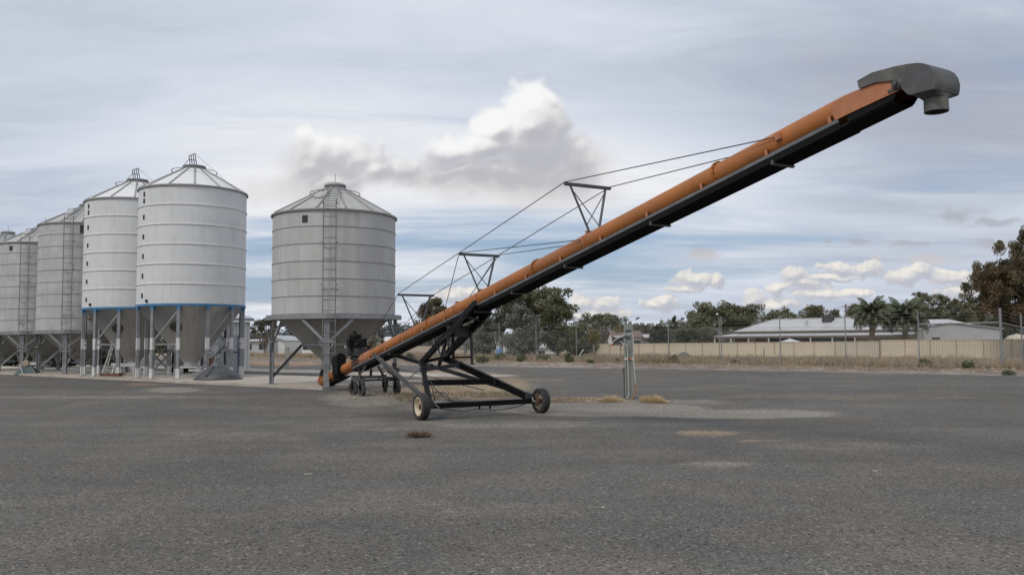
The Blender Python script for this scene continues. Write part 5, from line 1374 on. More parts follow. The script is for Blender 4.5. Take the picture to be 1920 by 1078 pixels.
m_ = MB(); slab4(m_, HP(s_end, 2.3, zg), HP(sm, 2.3, zg), HP(sr, 6.8, zr_), HP(s_end + 4, 6.8, zr_)); slab4(m_, HP(sm, 2.3, zg), HP(sm, 11.3, zg), HP(sr, 6.8, zr_), HP(sr, 6.801, zr_))
slab4(m_, HP(sm, 11.3, zg), HP(s_end, 11.3, zg), HP(s_end + 4, 6.8, zr_), HP(sr, 6.8, zr_)); slab4(m_, HP(s_end, 11.3, zg), HP(s_end, 2.3, zg), HP(s_end + 4, 6.8, zr_), HP(s_end + 4, 6.801, zr_))
roof = m_.build('roof', M['roofgrey'], house, smooth=0)
m_ = MB().bar(HP(sr, 6.8, zr_ + 0.07), HP(s_end + 4, 6.8, zr_ + 0.07), 0.3, 0.07).bar(HP(sm, 2.3, zg + .06), HP(sr, 6.8, zr_ + .07), 0.25, 0.06); m_.build('ridge_cap', M['roofgrey'], roof)
MB().bar(HP(s_end, 2.24, zg - 0.02), HP(sm + 0.1, 2.24, zg - 0.02), 0.12, 0.14).build('gutter', M['gutter'], roof)
zw_ = zg - 0.32
m_ = MB(); slab4(m_, HP(s_end, 0, zv), HP(sv, 0, zv), HP(sm, 2.45, zw_), HP(s_end, 2.45, zw_)); slab4(m_, HP(sv, 0, zv), HP(sv, 13.5, zv), HP(sm, 11.2, zw_), HP(sm, 2.45, zw_))
vr = m_.build('verandah_roof', M['roofgrey'], house, smooth=0)
MB().bar(HP(s_end, -0.06, zv - 0.02), HP(sv + 0.1, -0.06, zv - 0.02), 0.12, 0.13).bar(HP(sv + .06, 0, zv - 0.02), HP(sv + .06, 13.5, zv - 0.02), 0.12, 0.13).build('gutter', M['gutter'], vr)
MB().box(HP((s_end + sm) / 2, 2.5 + 4.4, (zg) / 2), sm - s_end - 0.3, 8.6, zg, (X1, Y1, PZ)).build('wall', M['render'], house)
pxs = [1340, 1370.5, 1403, 1441, 1479, 1519.5, 1560.5, 1603]
for px in pxs:
    s_ = solve_s(px, 0.1); MB().box(HP(s_, 0.12, zv / 2), 0.12, 0.12, zv - 0.02, (X1, Y1, PZ)).build('verandah_post', M['white'], house)
MB().bar(HP(s_end, 0.12, zv - 0.14), HP(sv - .1, 0.12, zv - 0.14), 0.08, 0.12).build('verandah_beam', M['white'], house)
for (a, b, mt) in ((1378, 1402, 'brick'), (1416, 1440, 'brick'), (1444, 1462, 'glass'), (1480, 1497, 'glass'), (1499, 1518, 'brick'), (1522, 1558, 'glass'), (1562, 1580, 'glass'), (1581, 1605, 'brick'), (1462, 1478, 'brick')):
    sa_, sb_ = solve_s(a, 2.5), solve_s(b, 2.5)
    MB().box(HP((sa_ + sb_) / 2, 2.56, zw_ / 2 + 0.02), abs(sa_ - sb_), 0.12, zw_ - 0.12, (X1, Y1, PZ)).build('window' if mt == 'glass' else 'brick_panel', M[mt], house)
sC = solve_s(1556, 6.0); cz_ = zr_ + 0.0
P_ = HP(sC, 5.6, 0); zc2 = zrow(1556, 600, 5.6)
m_ = MB().box(P_ + PZ * (zc2 + 0.1), 1.15, 1.15, 0.75, (X1, Y1, PZ)).box(P_ + PZ * (zc2 + 0.5), 1.25, 1.25, 0.08, (X1, Y1, PZ)).box(P_ + PZ * (zc2 - 0.5), 0.5, 0.5, 0.5, (X1, Y1, PZ)); m_.build('roof_cooler', M['cooler'], roof)
P_ = HP(solve_s(1514, 4.2), 4.2, 0); za = zrow(1514, 611, 4.2)
MB().tube([P_ + PZ * (za - .1), P_ + PZ * (za + .75)], 0.03, 6).tube([P_ + PZ * (za + .55) - X1 * .4, P_ + PZ * (za + .45) + X1 * .5], 0.02, 6).tube([P_ + X1 * .9 + PZ * (za - .2), P_ + PZ * (za + .3)], 0.025, 6).build('aerial', M['dark_steel'], roof)

# grey gable shed at the right
g0 = at(1783, 640, 96.0); gz = hgt(g0.x, g0.y)
gs = empty('gable_shed', (g0.x, g0.y, gz)); tag(gs, 'wide pale grey gable shed behind the nearer cream fence', 'shed')
k = 96.0 / FPX; hw = 85 * k; za = (634.5 - 605) * k + 1.7 - gz; ze_ = (634.5 - 617) * k + 1.7 - gz
UX = Vector((0.98, -0.20, 0)).normalized(); UY = Vector((0.20, 0.98, 0)).normalized()
m_ = MB(); ribwall(m_, -UX * hw, UX * hw, 0, ze_, 0.25, 0.02); m_.add([-UX * hw + PZ * ze_, UX * hw + PZ * ze_, PZ * (za - 0.05)], [(0, 1, 2)])
ribwall(m_, UX * hw, UX * hw + UY * 9, 0, ze_, 0.25, 0.02); ribwall(m_, -UX * hw + UY * 9, -UX * hw, 0, ze_, 0.25, 0.02); m_.build('wall', M['shedgrey'], gs, smooth=0)
m_ = MB()
for s_ in (-1, 1): m_.prism([UX * s_ * (hw + 0.3) - UY * 0.25 + PZ * (ze_ - 0.03), -UY * 0.25 + PZ * za, UY * 9 + PZ * za, UX * s_ * (hw + 0.3) + UY * 9 + PZ * (ze_ - 0.03)], (0, 0, 0.08))
m_.build('roof', M['roofgrey'], gs, smooth=0)
MB().box(-UX * (26 * k) - UY * 0.06 + PZ * (1.7 - gz + 0.0), 0.8, 0.1, 0.25, (UX, UY, PZ)).build('window', M['glass'], gs)
# larger shed roof behind it
g0 = at(1790, 640, 108.0); gz = hgt(g0.x, g0.y); k = 108 / FPX
g2 = empty('long_roof_shed', (g0.x, g0.y, gz)); tag(g2, 'white roofed shed rising behind the wide grey gable shed', 'shed')
zt = (634.5 - 598) * k + 1.7 - gz; zl = (634.5 - 618) * k + 1.7 - gz
m_ = MB(); A_ = [(-62 * k, 0, zl), (75 * k, 0, zl), (28 * k, 5, zt), (-48 * k, 5, zt)]
m_.prism([Vector(p) for p in A_], (0, 0, 0.08)); m_.prism([Vector((75 * k, 0, zl)), Vector((75 * k, 10, zl)), Vector((28 * k, 5, zt)), Vector((28 * k, 4.99, zt))], (0, 0, 0.08)); m_.prism([Vector((75 * k, 10, zl)), Vector((-62 * k, 10, zl)), Vector((-48 * k, 5, zt)), Vector((28 * k, 5, zt))], (0, 0, 0.08))
m_.build('roof', M['roofgrey'], g2, smooth=0)
MB().box((6 * k, 5, zl / 2), 130 * k, 9, zl - 0.05).build('wall', M['shedgrey'], g2)
# cream water tank at the right edge
p = at(1908, 640, 97.0); p.z = hgt(p.x, p.y)
wt = empty('water_tank', p); tag(wt, 'cream domed water tank behind the fence at the right edge', 'tank')
MB().lathe([(1.35, 0), (1.35, 1.75), (1.25, 2.1), (0.9, 2.38), (0.4, 2.5), (0.001, 2.53)], (0, 0, 0), (0, 0, 1), 36).build('tank_body', M['render'], wt)
MB().lathe([(0.25, 2.49), (0.25, 2.6), (0.001, 2.62)], (0, 0, 0), (0, 0, 1), 16).build('lid', M['render'], wt)
# white market umbrella top showing over the fence
p = at(1482, 640, 98.0); p.z = hgt(p.x, p.y)
um = empty('garden_umbrella', p); tag(um, 'white garden umbrella top just showing over the cream fence', 'umbrella')
zc_u = 1.7 - p.z + (636.0 - 634.5) * 0.063
m_ = MB(); rr = 1.28; ang8 = [2 * math.pi * i / 8 for i in range(8)]
m_.add([(rr * math.cos(a), rr * math.sin(a), zc_u - 0.36) for a in ang8] + [(0, 0, zc_u)], [(i, (i + 1) % 8, 8) for i in range(8)]); m_.build('canopy', M['white'], um, smooth=0)
MB().tube([(0, 0, 0), (0, 0, zc_u + 0.08)], 0.03, 8).build('pole', M['white'], um)

# brown roofed house with white wall, behind the fence
def small_house(px, Y, w_px, y_eave, y_ridge, label, wallm, roofm, name='cottage', gable=False, depth=7.0, wins=0, hor=637.5):
    p = at(px, 640, Y); p.z = hgt(p.x, p.y) if Y < 140 else -0.38
    r = empty(name, p); tag(r, label, 'building'); k = Y / FPX; hw = w_px / 2 * k
    ze = 1.7 + (hor - y_eave) * k - p.z; zt = 1.7 + (hor - y_ridge) * k - p.z
    MB().box((0, depth / 2, ze / 2), 2 * hw - 0.5, depth - 0.5, ze).build('wall', M[wallm], r)
    m_ = MB()
    if gable:
        for s_ in (-1, 1): m_.prism([Vector((s_ * hw, -0.3, ze)), Vector((0, -0.3, zt)), Vector((0, depth, zt)), Vector((s_ * hw, depth, ze))], (0, 0, 0.1))
        rf = m_.build('roof', M[roofm], r, smooth=0)
        MB().add([(-hw + .25, 0.24, ze - 0.01), (hw - .25, 0.24, ze - .01), (0, 0.24, zt - .02)], [(0, 1, 2)]).build('gable', M[wallm], r)
    else:
        m_.prism([Vector((-hw, -0.2, ze)), Vector((hw, -0.2, ze)), Vector((hw, depth / 2, zt)), Vector((-hw, depth / 2, zt))], (0, 0, 0.1)); m_.prism([Vector((-hw, depth / 2, zt)), Vector((hw, depth / 2, zt)), Vector((hw, depth + .2, ze)), Vector((-hw, depth + .2, ze))], (0, 0, 0.1))
        m_.build('roof', M[roofm], r, smooth=0)
        for s_ in (-1, 1): MB().add([(s_ * (hw - .25), 0.25, ze - .02), (s_ * (hw - .25), depth - .25, ze - .02), (s_ * (hw - .25), depth / 2, zt - .05)], [(0, 1, 2)]).build('gable', M[wallm], r)
    for i in range(wins):
        x = -hw * 0.6 + 1.2 * hw * i / max(1, wins - 1); MB().box((x, 0.22, ze - 0.9), 1.1, 0.1, 0.9).build('window', M['glass'], r)
    return r
small_house(1177, 122, 60, 632.5, 620, 'brown tiled cottage behind the cream fence and the power post', 'shedwhite', 'brownroof', wins=3)
small_house(1212, 126, 26, 633, 627, 'small grey roofed shed right of the brown cottage', 'shedgrey', 'roofgrey', 'small_shed')
small_house(509, 150, 52, 639, 629, 'white gable shed far behind the lone silo, left of its leg', 'shedwhite', 'shedgrey', 'gable_workshop', True, 14, 0, 642)
small_house(545, 165, 70, 636, 631.5, 'long low pale workshop far behind the lone grey silo', 'shedgrey', 'shedwhite', 'long_workshop', False, 10, 3, 642)
small_house(478, 140, 44, 640, 637, 'low grey shed far off beside the tin shed', 'shedgrey', 'shedgrey', 'low_shed', False, 8, 2, 642.5)
small_house(588, 150, 50, 641.5, 638, 'low pale building far behind the legs of the lone silo', 'shedwhite', 'shedgrey', 'low_building', False, 8, 2, 642)
small_house(724, 150, 32, 641.5, 632, 'white roofed building far off right of the lone silo', 'shedwhite', 'shedwhite', 'white_building', False, 8, 0, 641)
small_house(941, 135, 26, 643, 636.5, 'white roofed house glimpsed between the grey green trees', 'shedwhite', 'shedwhite', 'white_house', False, 7, 0, 639.5)
small_house(1028, 130, 44, 652, 646, 'low white building at the foot of the tall green tree', 'shedwhite', 'shedgrey', 'outbuilding', False, 5, 1, 639)
p = at(936.5, 664, 78.0); p.z = hgt(p.x, p.y) + 0.1
bd = empty('blue_drum', p); tag(bd, 'blue plastic drum in the dry grass beyond the fence', 'drum')
MB().lathe([(0.001, 0), (0.28, 0), (0.3, 0.04), (0.3, 0.3), (0.315, 0.33), (0.3, 0.36), (0.3, 0.62), (0.315, 0.65), (0.3, 0.68), (0.3, 0.95), (0.27, 1.0), (0.001, 0.99)], (0, 0, 0), (0, 0, 1), 24).build('drum_body', M['bluedrum'], bd)
MB().lathe([(0.04, 0.98), (0.04, 1.04), (0.001, 1.04)], (0.12, 0, 0), (0, 0, 1), 10).build('bung', M['bluedrum'], bd)
# gravel heap in front of the cream fence
p = at(1282, 664, 84.0); p.z = hgt(p.x, p.y) - 0.15
N_, M_ = 40, 14; vs = []; w_ = 23 * 84 / FPX
for j in range(M_):
    f = j / (M_ - 1)
    for i in range(N_):
        g = 2 * math.pi * i / N_; r_ = w_ * (1 - f) * (1 + 0.08 * mnoise.noise((math.cos(g) * 2, math.sin(g) * 2, f * 3)))
        vs.append((r_ * math.cos(g), r_ * 0.8 * math.sin(g), 1.05 * (1 - (1 - f) ** 1.7) * (1 + 0.06 * mnoise.noise((r_ * math.cos(g) * 3, r_ * math.sin(g) * 3, 1)))))
m_ = MB().add(vs, [(j * N_ + i, j * N_ + (i + 1) % N_, (j + 1) * N_ + (i + 1) % N_, (j + 1) * N_ + i) for j in range(M_ - 1) for i in range(N_)])
o = m_.build('gravel_heap', M['mound']); o.location = p; tag(o, 'rounded grey gravel heap against the long cream fence', 'heap')
# stakes
p = at(1432, 664, 74); p.z = hgt(p.x, p.y); o = MB().tube([(0, 0, 0), (0.02, 0, 1.25)], 0.035, 8).lathe([(0.05, 1.24), (0.05, 1.28), (0.001, 1.3)], (0.02, 0, 0), (0, 0, 1), 8).build('marker_stake', M['timber']); o.location = p; tag(o, 'short dark marker stake before the long cream fence', 'stake')
p = at(1082, 664, 74); p.z = hgt(p.x, p.y); m_ = MB().bar((-0.1, 0, 0), (0.5, 0.1, 0.95), 0.09, 0.05).bar((0.42, 0.1, 0.82), (0.62, 0.12, 1.02), 0.16, 0.06); o = m_.build('leaning_board', M['white']); o.location = p; tag(o, 'white board leaning in the grass at the left end of the cream fence', 'board')
# low pipe rail among the trees
p0, p1 = at(985, 653, 96), at(1048, 654, 92)
pr_ = empty('pipe_rail', ((p0.x + p1.x) / 2, (p0.y + p1.y) / 2, 0)); tag(pr_, 'low pale pipe rail in front of the tall green tree', 'rail')
MB().tube([p0 + PZ * 0.0, p1], 0.04, 8).build('rail', M['galv'], pr_, world=True)
for f in (0, 0.5, 1): q_ = p0.lerp(p1, f); MB().tube([Vector((q_.x, q_.y, hgt(q_.x, q_.y) - 0.1)), q_], 0.04, 8).build('post', M['galv'], pr_, world=True)

# utility pole and overhead wires
up0 = at(1588, 640, 118); up0.z = hgt(up0.x, up0.y); zt = at(1588, 570, 118).z
ut = empty('utility_pole', up0); tag(ut, 'timber utility pole rising behind the long house roof', 'utility pole')
MB().tube([(0, 0, 0), (0, 0, zt - up0.z)], [0.16, 0.11], 10).build('pole', M['timber'], ut)
MB().box((0, 0, zt - up0.z - 0.35), 0.9, 0.1, 0.12).build('cross_arm', M['timber'], ut)
for s_ in (-0.38, 0, 0.38): MB().lathe([(0.05, 0), (0.06, 0.06), (0.03, 0.12), (0.001, 0.13)], (s_, 0, zt - up0.z - 0.28), (0, 0, 1), 8).build('insulator', M['conduit'], ut)
far_ = at(1470, 603, 210); far2 = at(1075, 594, 150); far3 = at(1400, 612, 150)
for s_ in (-0.38, 0.38):
    a = Vector((up0.x + s_, up0.y, zt - 0.2)); pts = [a.lerp(far_ + Vector((s_, 0, 0)), f) - PZ * (0.8 * 4 * f * (1 - f)) for f in np.linspace(0, 1, 14)]
    MB().tube(pts, 0.022, 4).build('wire', M['cable'], ut, world=True)
lw0 = at(1062, 600, 105); lw0.z = hgt(lw0.x, lw0.y); lz = at(1062, 594, 105).z
lp = empty('service_pole', lw0); tag(lp, 'thin service pole hidden in the tall green tree, carrying a low wire', 'utility pole')
MB().tube([(0, 0, 0), (0, 0, lz - lw0.z)], 0.1, 8).build('pole', M['timber'], lp)
MB().box((0, 0, lz - lw0.z - .15), 0.6, 0.08, 0.1).build('cross_arm', M['timber'], lp)
e_ = at(1345, 608, 112)
MB().tube([Vector((lw0.x, lw0.y, lz)).lerp(e_, f) - PZ * (0.7 * 4 * f * (1 - f)) for f in np.linspace(0, 1, 16)], 0.02, 4).build('wire', M['cable'], lp, world=True)
# street lamp beyond the fence
l0 = at(1349, 640, 92); l0.z = hgt(l0.x, l0.y); lz = at(1349, 597, 92).z - l0.z
sl2 = empty('street_lamp', l0); tag(sl2, 'slim street lamp with a small white head, left of the long house', 'street lamp')
MB().tube([(0, 0, 0), (0, 0, lz)], 0.045, 8).tube(curve([(0, 0, lz), (-0.05, 0, lz + .35), (-0.2, 0, lz + .5), (-0.3, 0, lz + .5)]), 0.03, 6).build('pole', M['galv'], sl2)
MB().lathe([(0.001, -0.12), (0.13, -0.06), (0.15, 0.02), (0.08, 0.1), (0.001, 0.12)], (-0.2, 0, lz + 0.48), (0, 0, 1), 14).build('lamp_head', M['white'], sl2)
# ---------------------------------------------------------------- trees
def leaves(centers, radii, per, size, rg, droop=0.3, aspect=0.42, flat=1.0):
    """leaf quads spread through clumps; returns vertex array and tint"""
    C = np.repeat(np.asarray(centers), per, axis=0); Rd = np.repeat(np.asarray(radii), per)
    n = len(C)
    d = rg.normal(size=(n, 3)); d /= np.linalg.norm(d, axis=1)[:, None]
    r = rg.random(n) ** 0.45 * Rd
    P_ = C + d * r[:, None] * np.array([1, 1, flat])
    a = rg.normal(size=(n, 3)); a[:, 2] -= droop; a /= np.linalg.norm(a, axis=1)[:, None]
    b = np.cross(a, rg.normal(size=(n, 3))); b /= np.linalg.norm(b, axis=1)[:, None]
    s = size * (0.6 + 0.8 * rg.random(n))
    a = a * s[:, None]; b = b * (s * aspect)[:, None]
    V_ = np.stack([P_ - a, P_ - b, P_ + a, P_ + b], axis=1).reshape(-1, 3)
    ct = np.repeat(rg.random(len(centers)), per)
    tint = np.clip(0.55 * ct + 0.45 * rg.random(n), 0, 1)
    return V_, tint

def tree(name, px, Y, ytop, wpx, ycrown, kind, label, seed, style='gum', group='trees beyond the yard', trunk=True, dens=1.0, base=None, hor=None, nx=None):
    rg = np.random.default_rng(seed); rn = random.Random(seed)
    p = at(px, 640, Y); p.z = hgt(p.x, p.y) if base is None else base
    root = empty(name, p); tag(root, label, 'tree', group)
    k = Y / FPX
    H = at(px, ytop, Y).z - p.z; zc0 = max(at(px, ycrown, Y).z - p.z, 0.12 * H); Wd = wpx * k
    ch = H - zc0
    cs, rs = [], []
    limbs = MB()
    tr_r = 0.022 * H + 0.05
    if style == 'gum':
        nl = nx or 13
        ends = []
        for i in range(nl):
            a = 2 * math.pi * (i + rn.random() * 0.6) / nl; f = rn.random()
            rad = Wd / 2 * (0.35 + 0.5 * rn.random()); z = zc0 + ch * (0.25 + 0.62 * rn.random())
            z = min(z, zc0 + ch * (0.92 - 0.25 * (rad / (Wd / 2)) ** 2))
            ends.append(Vector((rad * math.cos(a), rad * math.sin(a), z)))
        ends.append(Vector((rn.uniform(-.1, .1) * Wd, 0, zc0 + ch * 0.86)))
        fork = Vector((rn.uniform(-.03, .03) * Wd, 0, zc0 + ch * 0.08))
        if trunk: limbs.tube([(0, 0, -0.3), tuple(fork * 0.5), tuple(fork)], [tr_r * 1.2, tr_r, tr_r * 0.8], 8)
        for e in ends:
            mid = fork.lerp(e, 0.5) + Vector((rn.uniform(-1, 1), rn.uniform(-1, 1), rn.uniform(-.2, .8))) * (0.07 * Wd)
            limbs.tube([fork, mid, e], [tr_r * 0.55, tr_r * 0.32, tr_r * 0.10], 6)
            for _ in range(6):
                q = e + Vector((rn.gauss(0, 1), rn.gauss(0, 1), rn.gauss(0, 0.7))) * (0.13 * Wd)
                q.z = min(q.z, H - 0.05 * ch); cs.append(tuple(q)); rs.append(Wd * rn.uniform(0.085, 0.15))
                limbs.tube([mid.lerp(e, 0.7), q], [tr_r * 0.13, tr_r * 0.05], 4)
    elif style == 'dense':
        for _ in range(nx or 85):
            a = rn.random() * 6.283; f = rn.random(); z = zc0 + ch * f
            prof = math.sqrt(max(0.05, 1 - (2 * f - 0.9) ** 2 / 1.25)); rad = Wd / 2 * prof * math.sqrt(rn.random()) * 0.86
            cs.append((rad * math.cos(a), rad * math.sin(a), z * 0.97)); rs.append(Wd * rn.uniform(0.10, 0.16))
        if trunk:
            limbs.tube([(0, 0, -0.3), (0.02 * Wd, 0, zc0), (0, 0, zc0 + ch * 0.7)], [tr_r * 1.1, tr_r * 0.8, tr_r * 0.2], 8)
            for _ in range(10):
                c = cs[rn.randrange(len(cs))]; limbs.tube([(0, 0, zc0 + ch * 0.2), tuple(Vector(c) * 0.6 + Vector((0, 0, zc0 * 0.4))), c], [tr_r * 0.4, tr_r * 0.2, tr_r * 0.06], 5)
    elif style == 'umbrella':
        fork = Vector((0, 0, zc0 * 0.5))
        if trunk: limbs.tube([(0, 0, -0.3), tuple(fork)], [tr_r * 1.2, tr_r], 8)
        for i in range(nx or 17):
            a = 2 * math.pi * (i + rn.random() * .5) / 17; q = math.sqrt(rn.random()); rad = Wd / 2 * (0.15 + 0.75 * q)
            z = zc0 + ch * (0.9 - 0.62 * (rad / (Wd / 2)) ** 2.2); e = Vector((rad * math.cos(a), rad * math.sin(a), z))
            mid = fork.lerp(e, 0.55) + Vector((0, 0, 0.06 * H)); limbs.tube([fork, mid, e], [tr_r * 0.5, tr_r * .28, tr_r * .08], 6)
            for _ in range(4):
                g = e + Vector((rn.gauss(0, 1) * .1 * Wd, rn.gauss(0, 1) * .1 * Wd, rn.gauss(0, .035) * Wd)); cs.append(tuple(g)); rs.append(Wd * rn.uniform(0.07, 0.11))
    elif style == 'cone':
        for _ in range(nx or 40):
            f = rn.random() ** 0.8; a = rn.random() * 6.283; rad = Wd / 2 * (1 - f) ** 0.75 * (0.4 + 0.5 * rn.random())
            e = (rad * math.cos(a), rad * math.sin(a), zc0 + ch * f * 0.97); cs.append(e); rs.append(Wd * rn.uniform(0.07, 0.12))
            limbs.tube([(0, 0, e[2] - 0.1 * rad), e], [tr_r * .25, tr_r * .08], 4)
        limbs.tube([(0, 0, -0.3), (0, 0, H * 0.93)], [tr_r, tr_r * 0.15], 8)
    lf = max(0.10, min(0.34, 0.026 * Wd + 0.05))
    meanr = float(np.mean(rs)); per = int(max(40, min(400, dens * 6.5 * (meanr / lf) ** 2)))
    V_, T = leaves(cs, rs, per, lf, rg, 0.5 if style == 'gum' else 0.15, 0.36, 0.8)
    if limbs.v: limbs.build('trunk', M['bark'], root)
    quads_mesh('crown', V_, T, M[kind], root)
    return root

# far ridge and bush far away on the left
def ridge(name, pts, Y, label, mt, seed):
    rg = np.random.default_rng(seed); V_ = []; cs = []; rs = []
    for (x0, y0), (x1, y1) in zip(pts[:-1], pts[1:]):
        n = int(abs(x1 - x0) / 3)
        for i in range(n):
            f = i / n; a = at(x0 + (x1 - x0) * f, y0 + (y1 - y0) * f, Y + rg.uniform(-30, 30))
            zt = a.z; z = -0.4
            while z < zt:
                cs.append((a.x + rg.normal() * 2, a.y + rg.normal() * 5, z)); rs.append(2.2 + rg.random() * 1.4); z += 2.2
    V_, T = leaves(cs, rs, 26, 0.8, rg)
    o = quads_mesh(name, V_, T, M[mt]); tag(o, label, 'forest', None, 'stuff'); return o
ridge('far_forest', [(440, 634), (520, 622), (560, 612), (610, 616), (660, 622), (720, 616), (750, 612), (790, 618), (860, 628), (900, 634)], 420, 'wooded rise with haze in its leaf colour, far away behind the lone silo', 'forest', 3)
ridge('far_treeline', [(880, 630), (1075, 622), (1140, 620), (1200, 614), (1250, 616), (1300, 610), (1380, 614), (1420, 606), (1480, 610), (1560, 603), (1660, 606), (1760, 600), (1850, 604), (1940, 598)], 230, 'far belt of trees closing the view behind the houses', 'leaf_grey', 4)
ridge('far_treeline', [(-60, 640), (120, 636), (300, 632), (470, 632)], 200, 'far belt of trees low behind the row of silos', 'leaf_dark', 5)

T_ = [  # name, px, Y, ytop, w, ycrown, material, style, dens, label
 ('gum_tree', 497, 118, 590, 56, 650, 'leaf_dark', 'umbrella', 1.0, 'dark spreading gum tree far off between the tin shed and the lone silo'),
 ('gum_tree', 700, 118, 616, 42, 650, 'leaf_dark', 'dense', 1.0, 'dark rounded tree low behind the right leg of the lone silo'),
 ('flowering_bush', 694, 62, 624, 44, 664, 'flower', 'dense', 1.0, 'bush dotted with white blossom behind the auger engine'),
 ('gum_tree', 815, 105, 561, 76, 640, 'leaf_brown', 'dense', 1.2, 'dark brownish gum with a rounded head behind the lowest stay truss'),
 ('gum_tree', 872, 112, 566, 60, 645, 'leaf_grey', 'dense', 1.0, 'grey green gum partly hidden behind the orange tube'),
 ('gum_tree', 1003, 112, 531, 118, 640, 'leaf_olive', 'gum', 1.1, 'tallest open crowned gum, sky showing through, rising behind the grey bushy tree'),
 ('gum_tree', 941, 106, 566, 62, 640, 'leaf_dark', 'gum', 1.1, 'dark open gum tree left of the tallest one'),
 ('wattle_tree', 906, 92, 597, 72, 668, 'leaf_grey', 'dense', 1.0, 'low grey green wattle right behind the auger lift arms'),
 ('wattle_tree', 976, 90, 576, 82, 668, 'leaf_grey', 'dense', 1.1, 'broad dense grey green wattle reaching to the ground'),
 ('gum_tree', 1044, 92, 557, 70, 655, 'leaf_green', 'dense', 1.15, 'tall fresh green gum right of the grey wattle'),
 ('gum_tree', 1130, 132, 588, 86, 628, 'leaf_olive', 'umbrella', 1.0, 'umbrella shaped gum tree left of the power post'),
 ('bush', 1080, 98, 613, 52, 668, 'leaf_green', 'dense', 1.0, 'dark green bush at the left end of the cream fence'),
 ('bush', 1113, 104, 618, 26, 640, 'leaf_yellow', 'dense', 0.9, 'small yellow leaved tree in front of the umbrella shaped gum'),
 ('bush', 1160, 125, 608, 24, 645, 'leaf_yellow', 'dense', 0.9, 'yellow leaved tree just left of the power post top'),
 ('bush', 1100, 108, 628, 46, 660, 'leaf_shrub', 'dense', 1.0, 'grey green hedge bush over the end of the cream fence'),
 ('gum_tree', 1207, 145, 607, 24, 640, 'leaf_olive', 'gum', 1.1, 'slim small gum right of the power post'),
 ('gum_tree', 1190, 150, 612, 22, 640, 'leaf_olive', 'dense', 1.0, 'small rounded gum partly behind the power post'),
 ('bush', 1236, 122, 611, 46, 650, 'leaf_dark', 'dense', 1.0, 'dark green bush over the cream fence, left of the pine'),
 ('pine_tree', 1265, 126, 590, 36, 645, 'leaf_dark', 'cone', 1.2, 'dark pointed pine standing alone above the cream fence'),
 ('bush', 1290, 116, 615, 64, 650, 'leaf_green', 'dense', 1.0, 'green bush over the cream fence, right of the pine'),
 ('bush', 1325, 118, 613, 50, 650, 'leaf_olive', 'dense', 1.0, 'olive bush against the left end of the house'),
 ('gum_tree', 1325, 140, 569, 74, 625, 'leaf_olive', 'gum', 1.15, 'big open gum left of the street lamp'),
 ('gum_tree', 1385, 142, 574, 78, 628, 'leaf_olive', 'gum', 1.15, 'big gum with a lone tuft on top, above the left hip of the house roof'),
 ('gum_tree', 1465, 150, 580, 66, 612, 'leaf_olive', 'umbrella', 1.1, 'flat topped gum behind the left end of the roof ridge'),
 ('gum_tree', 1528, 155, 574, 44, 606, 'leaf_olive', 'gum', 1.0, 'small ragged gum behind the roof, left of the cooler'),
 ('gum_tree', 1567, 158, 576, 15, 606, 'leaf_olive', 'gum', 1.1, 'tiny thin gum just left of the utility pole'),
 ('gum_tree', 1606, 150, 570, 44, 612, 'leaf_olive', 'dense', 1.0, 'rounded gum right of the utility pole, behind the left palm'),
 ('gum_tree', 1730, 138, 544, 40, 612, 'leaf_olive', 'gum', 1.15, 'narrow tall gum behind the right palm'),
 ('gum_tree', 1768, 140, 552, 58, 615, 'leaf_olive', 'gum', 1.2, 'rounded gum over the white roofed shed, left of a matching pair'),
 ('gum_tree', 1812, 142, 551, 56, 618, 'leaf_olive', 'gum', 1.2, 'rounded gum over the right end of the white roofed shed'),
 ('bush', 1838, 112, 600, 60, 650, 'leaf_green', 'dense', 1.0, 'green bush right of the gable shed'),
 ('backdrop_bush', 20, 60, 636, 90, 690, 'leaf_dark', 'dense', 1.0, 'added dark bush standing in for the dark silo row behind the leftmost grey silos'),  # this and the next two are added to darken the view under the silos
 ('backdrop_bush', 112, 58, 640, 90, 690, 'leaf_dark', 'dense', 1.0, 'added dark bush filling the dark gap behind the grey silo next to the white ones'),
 ('backdrop_bush', 200, 57, 645, 70, 690, 'leaf_dark', 'dense', 1.0, 'added dark bush filling the dark gap between the legs of the farther white silo'),
 ('backdrop_bush', 362, 55, 680, 30, 696, 'leaf_green', 'dense', 1.0, 'low green bush seen under the cone of the nearer white silo'),
 ('bush', 1884, 100, 592, 90, 650, 'leaf_dark', 'dense', 1.0, 'dark green bush under the big reddish gum'),
]
for i, (nm, px, Y, yt, w, yc, mt, stl, dn, lb) in enumerate(T_):
    tree(nm, px, Y, yt, w, yc, mt, lb, 100 + i, stl, dens=dn)
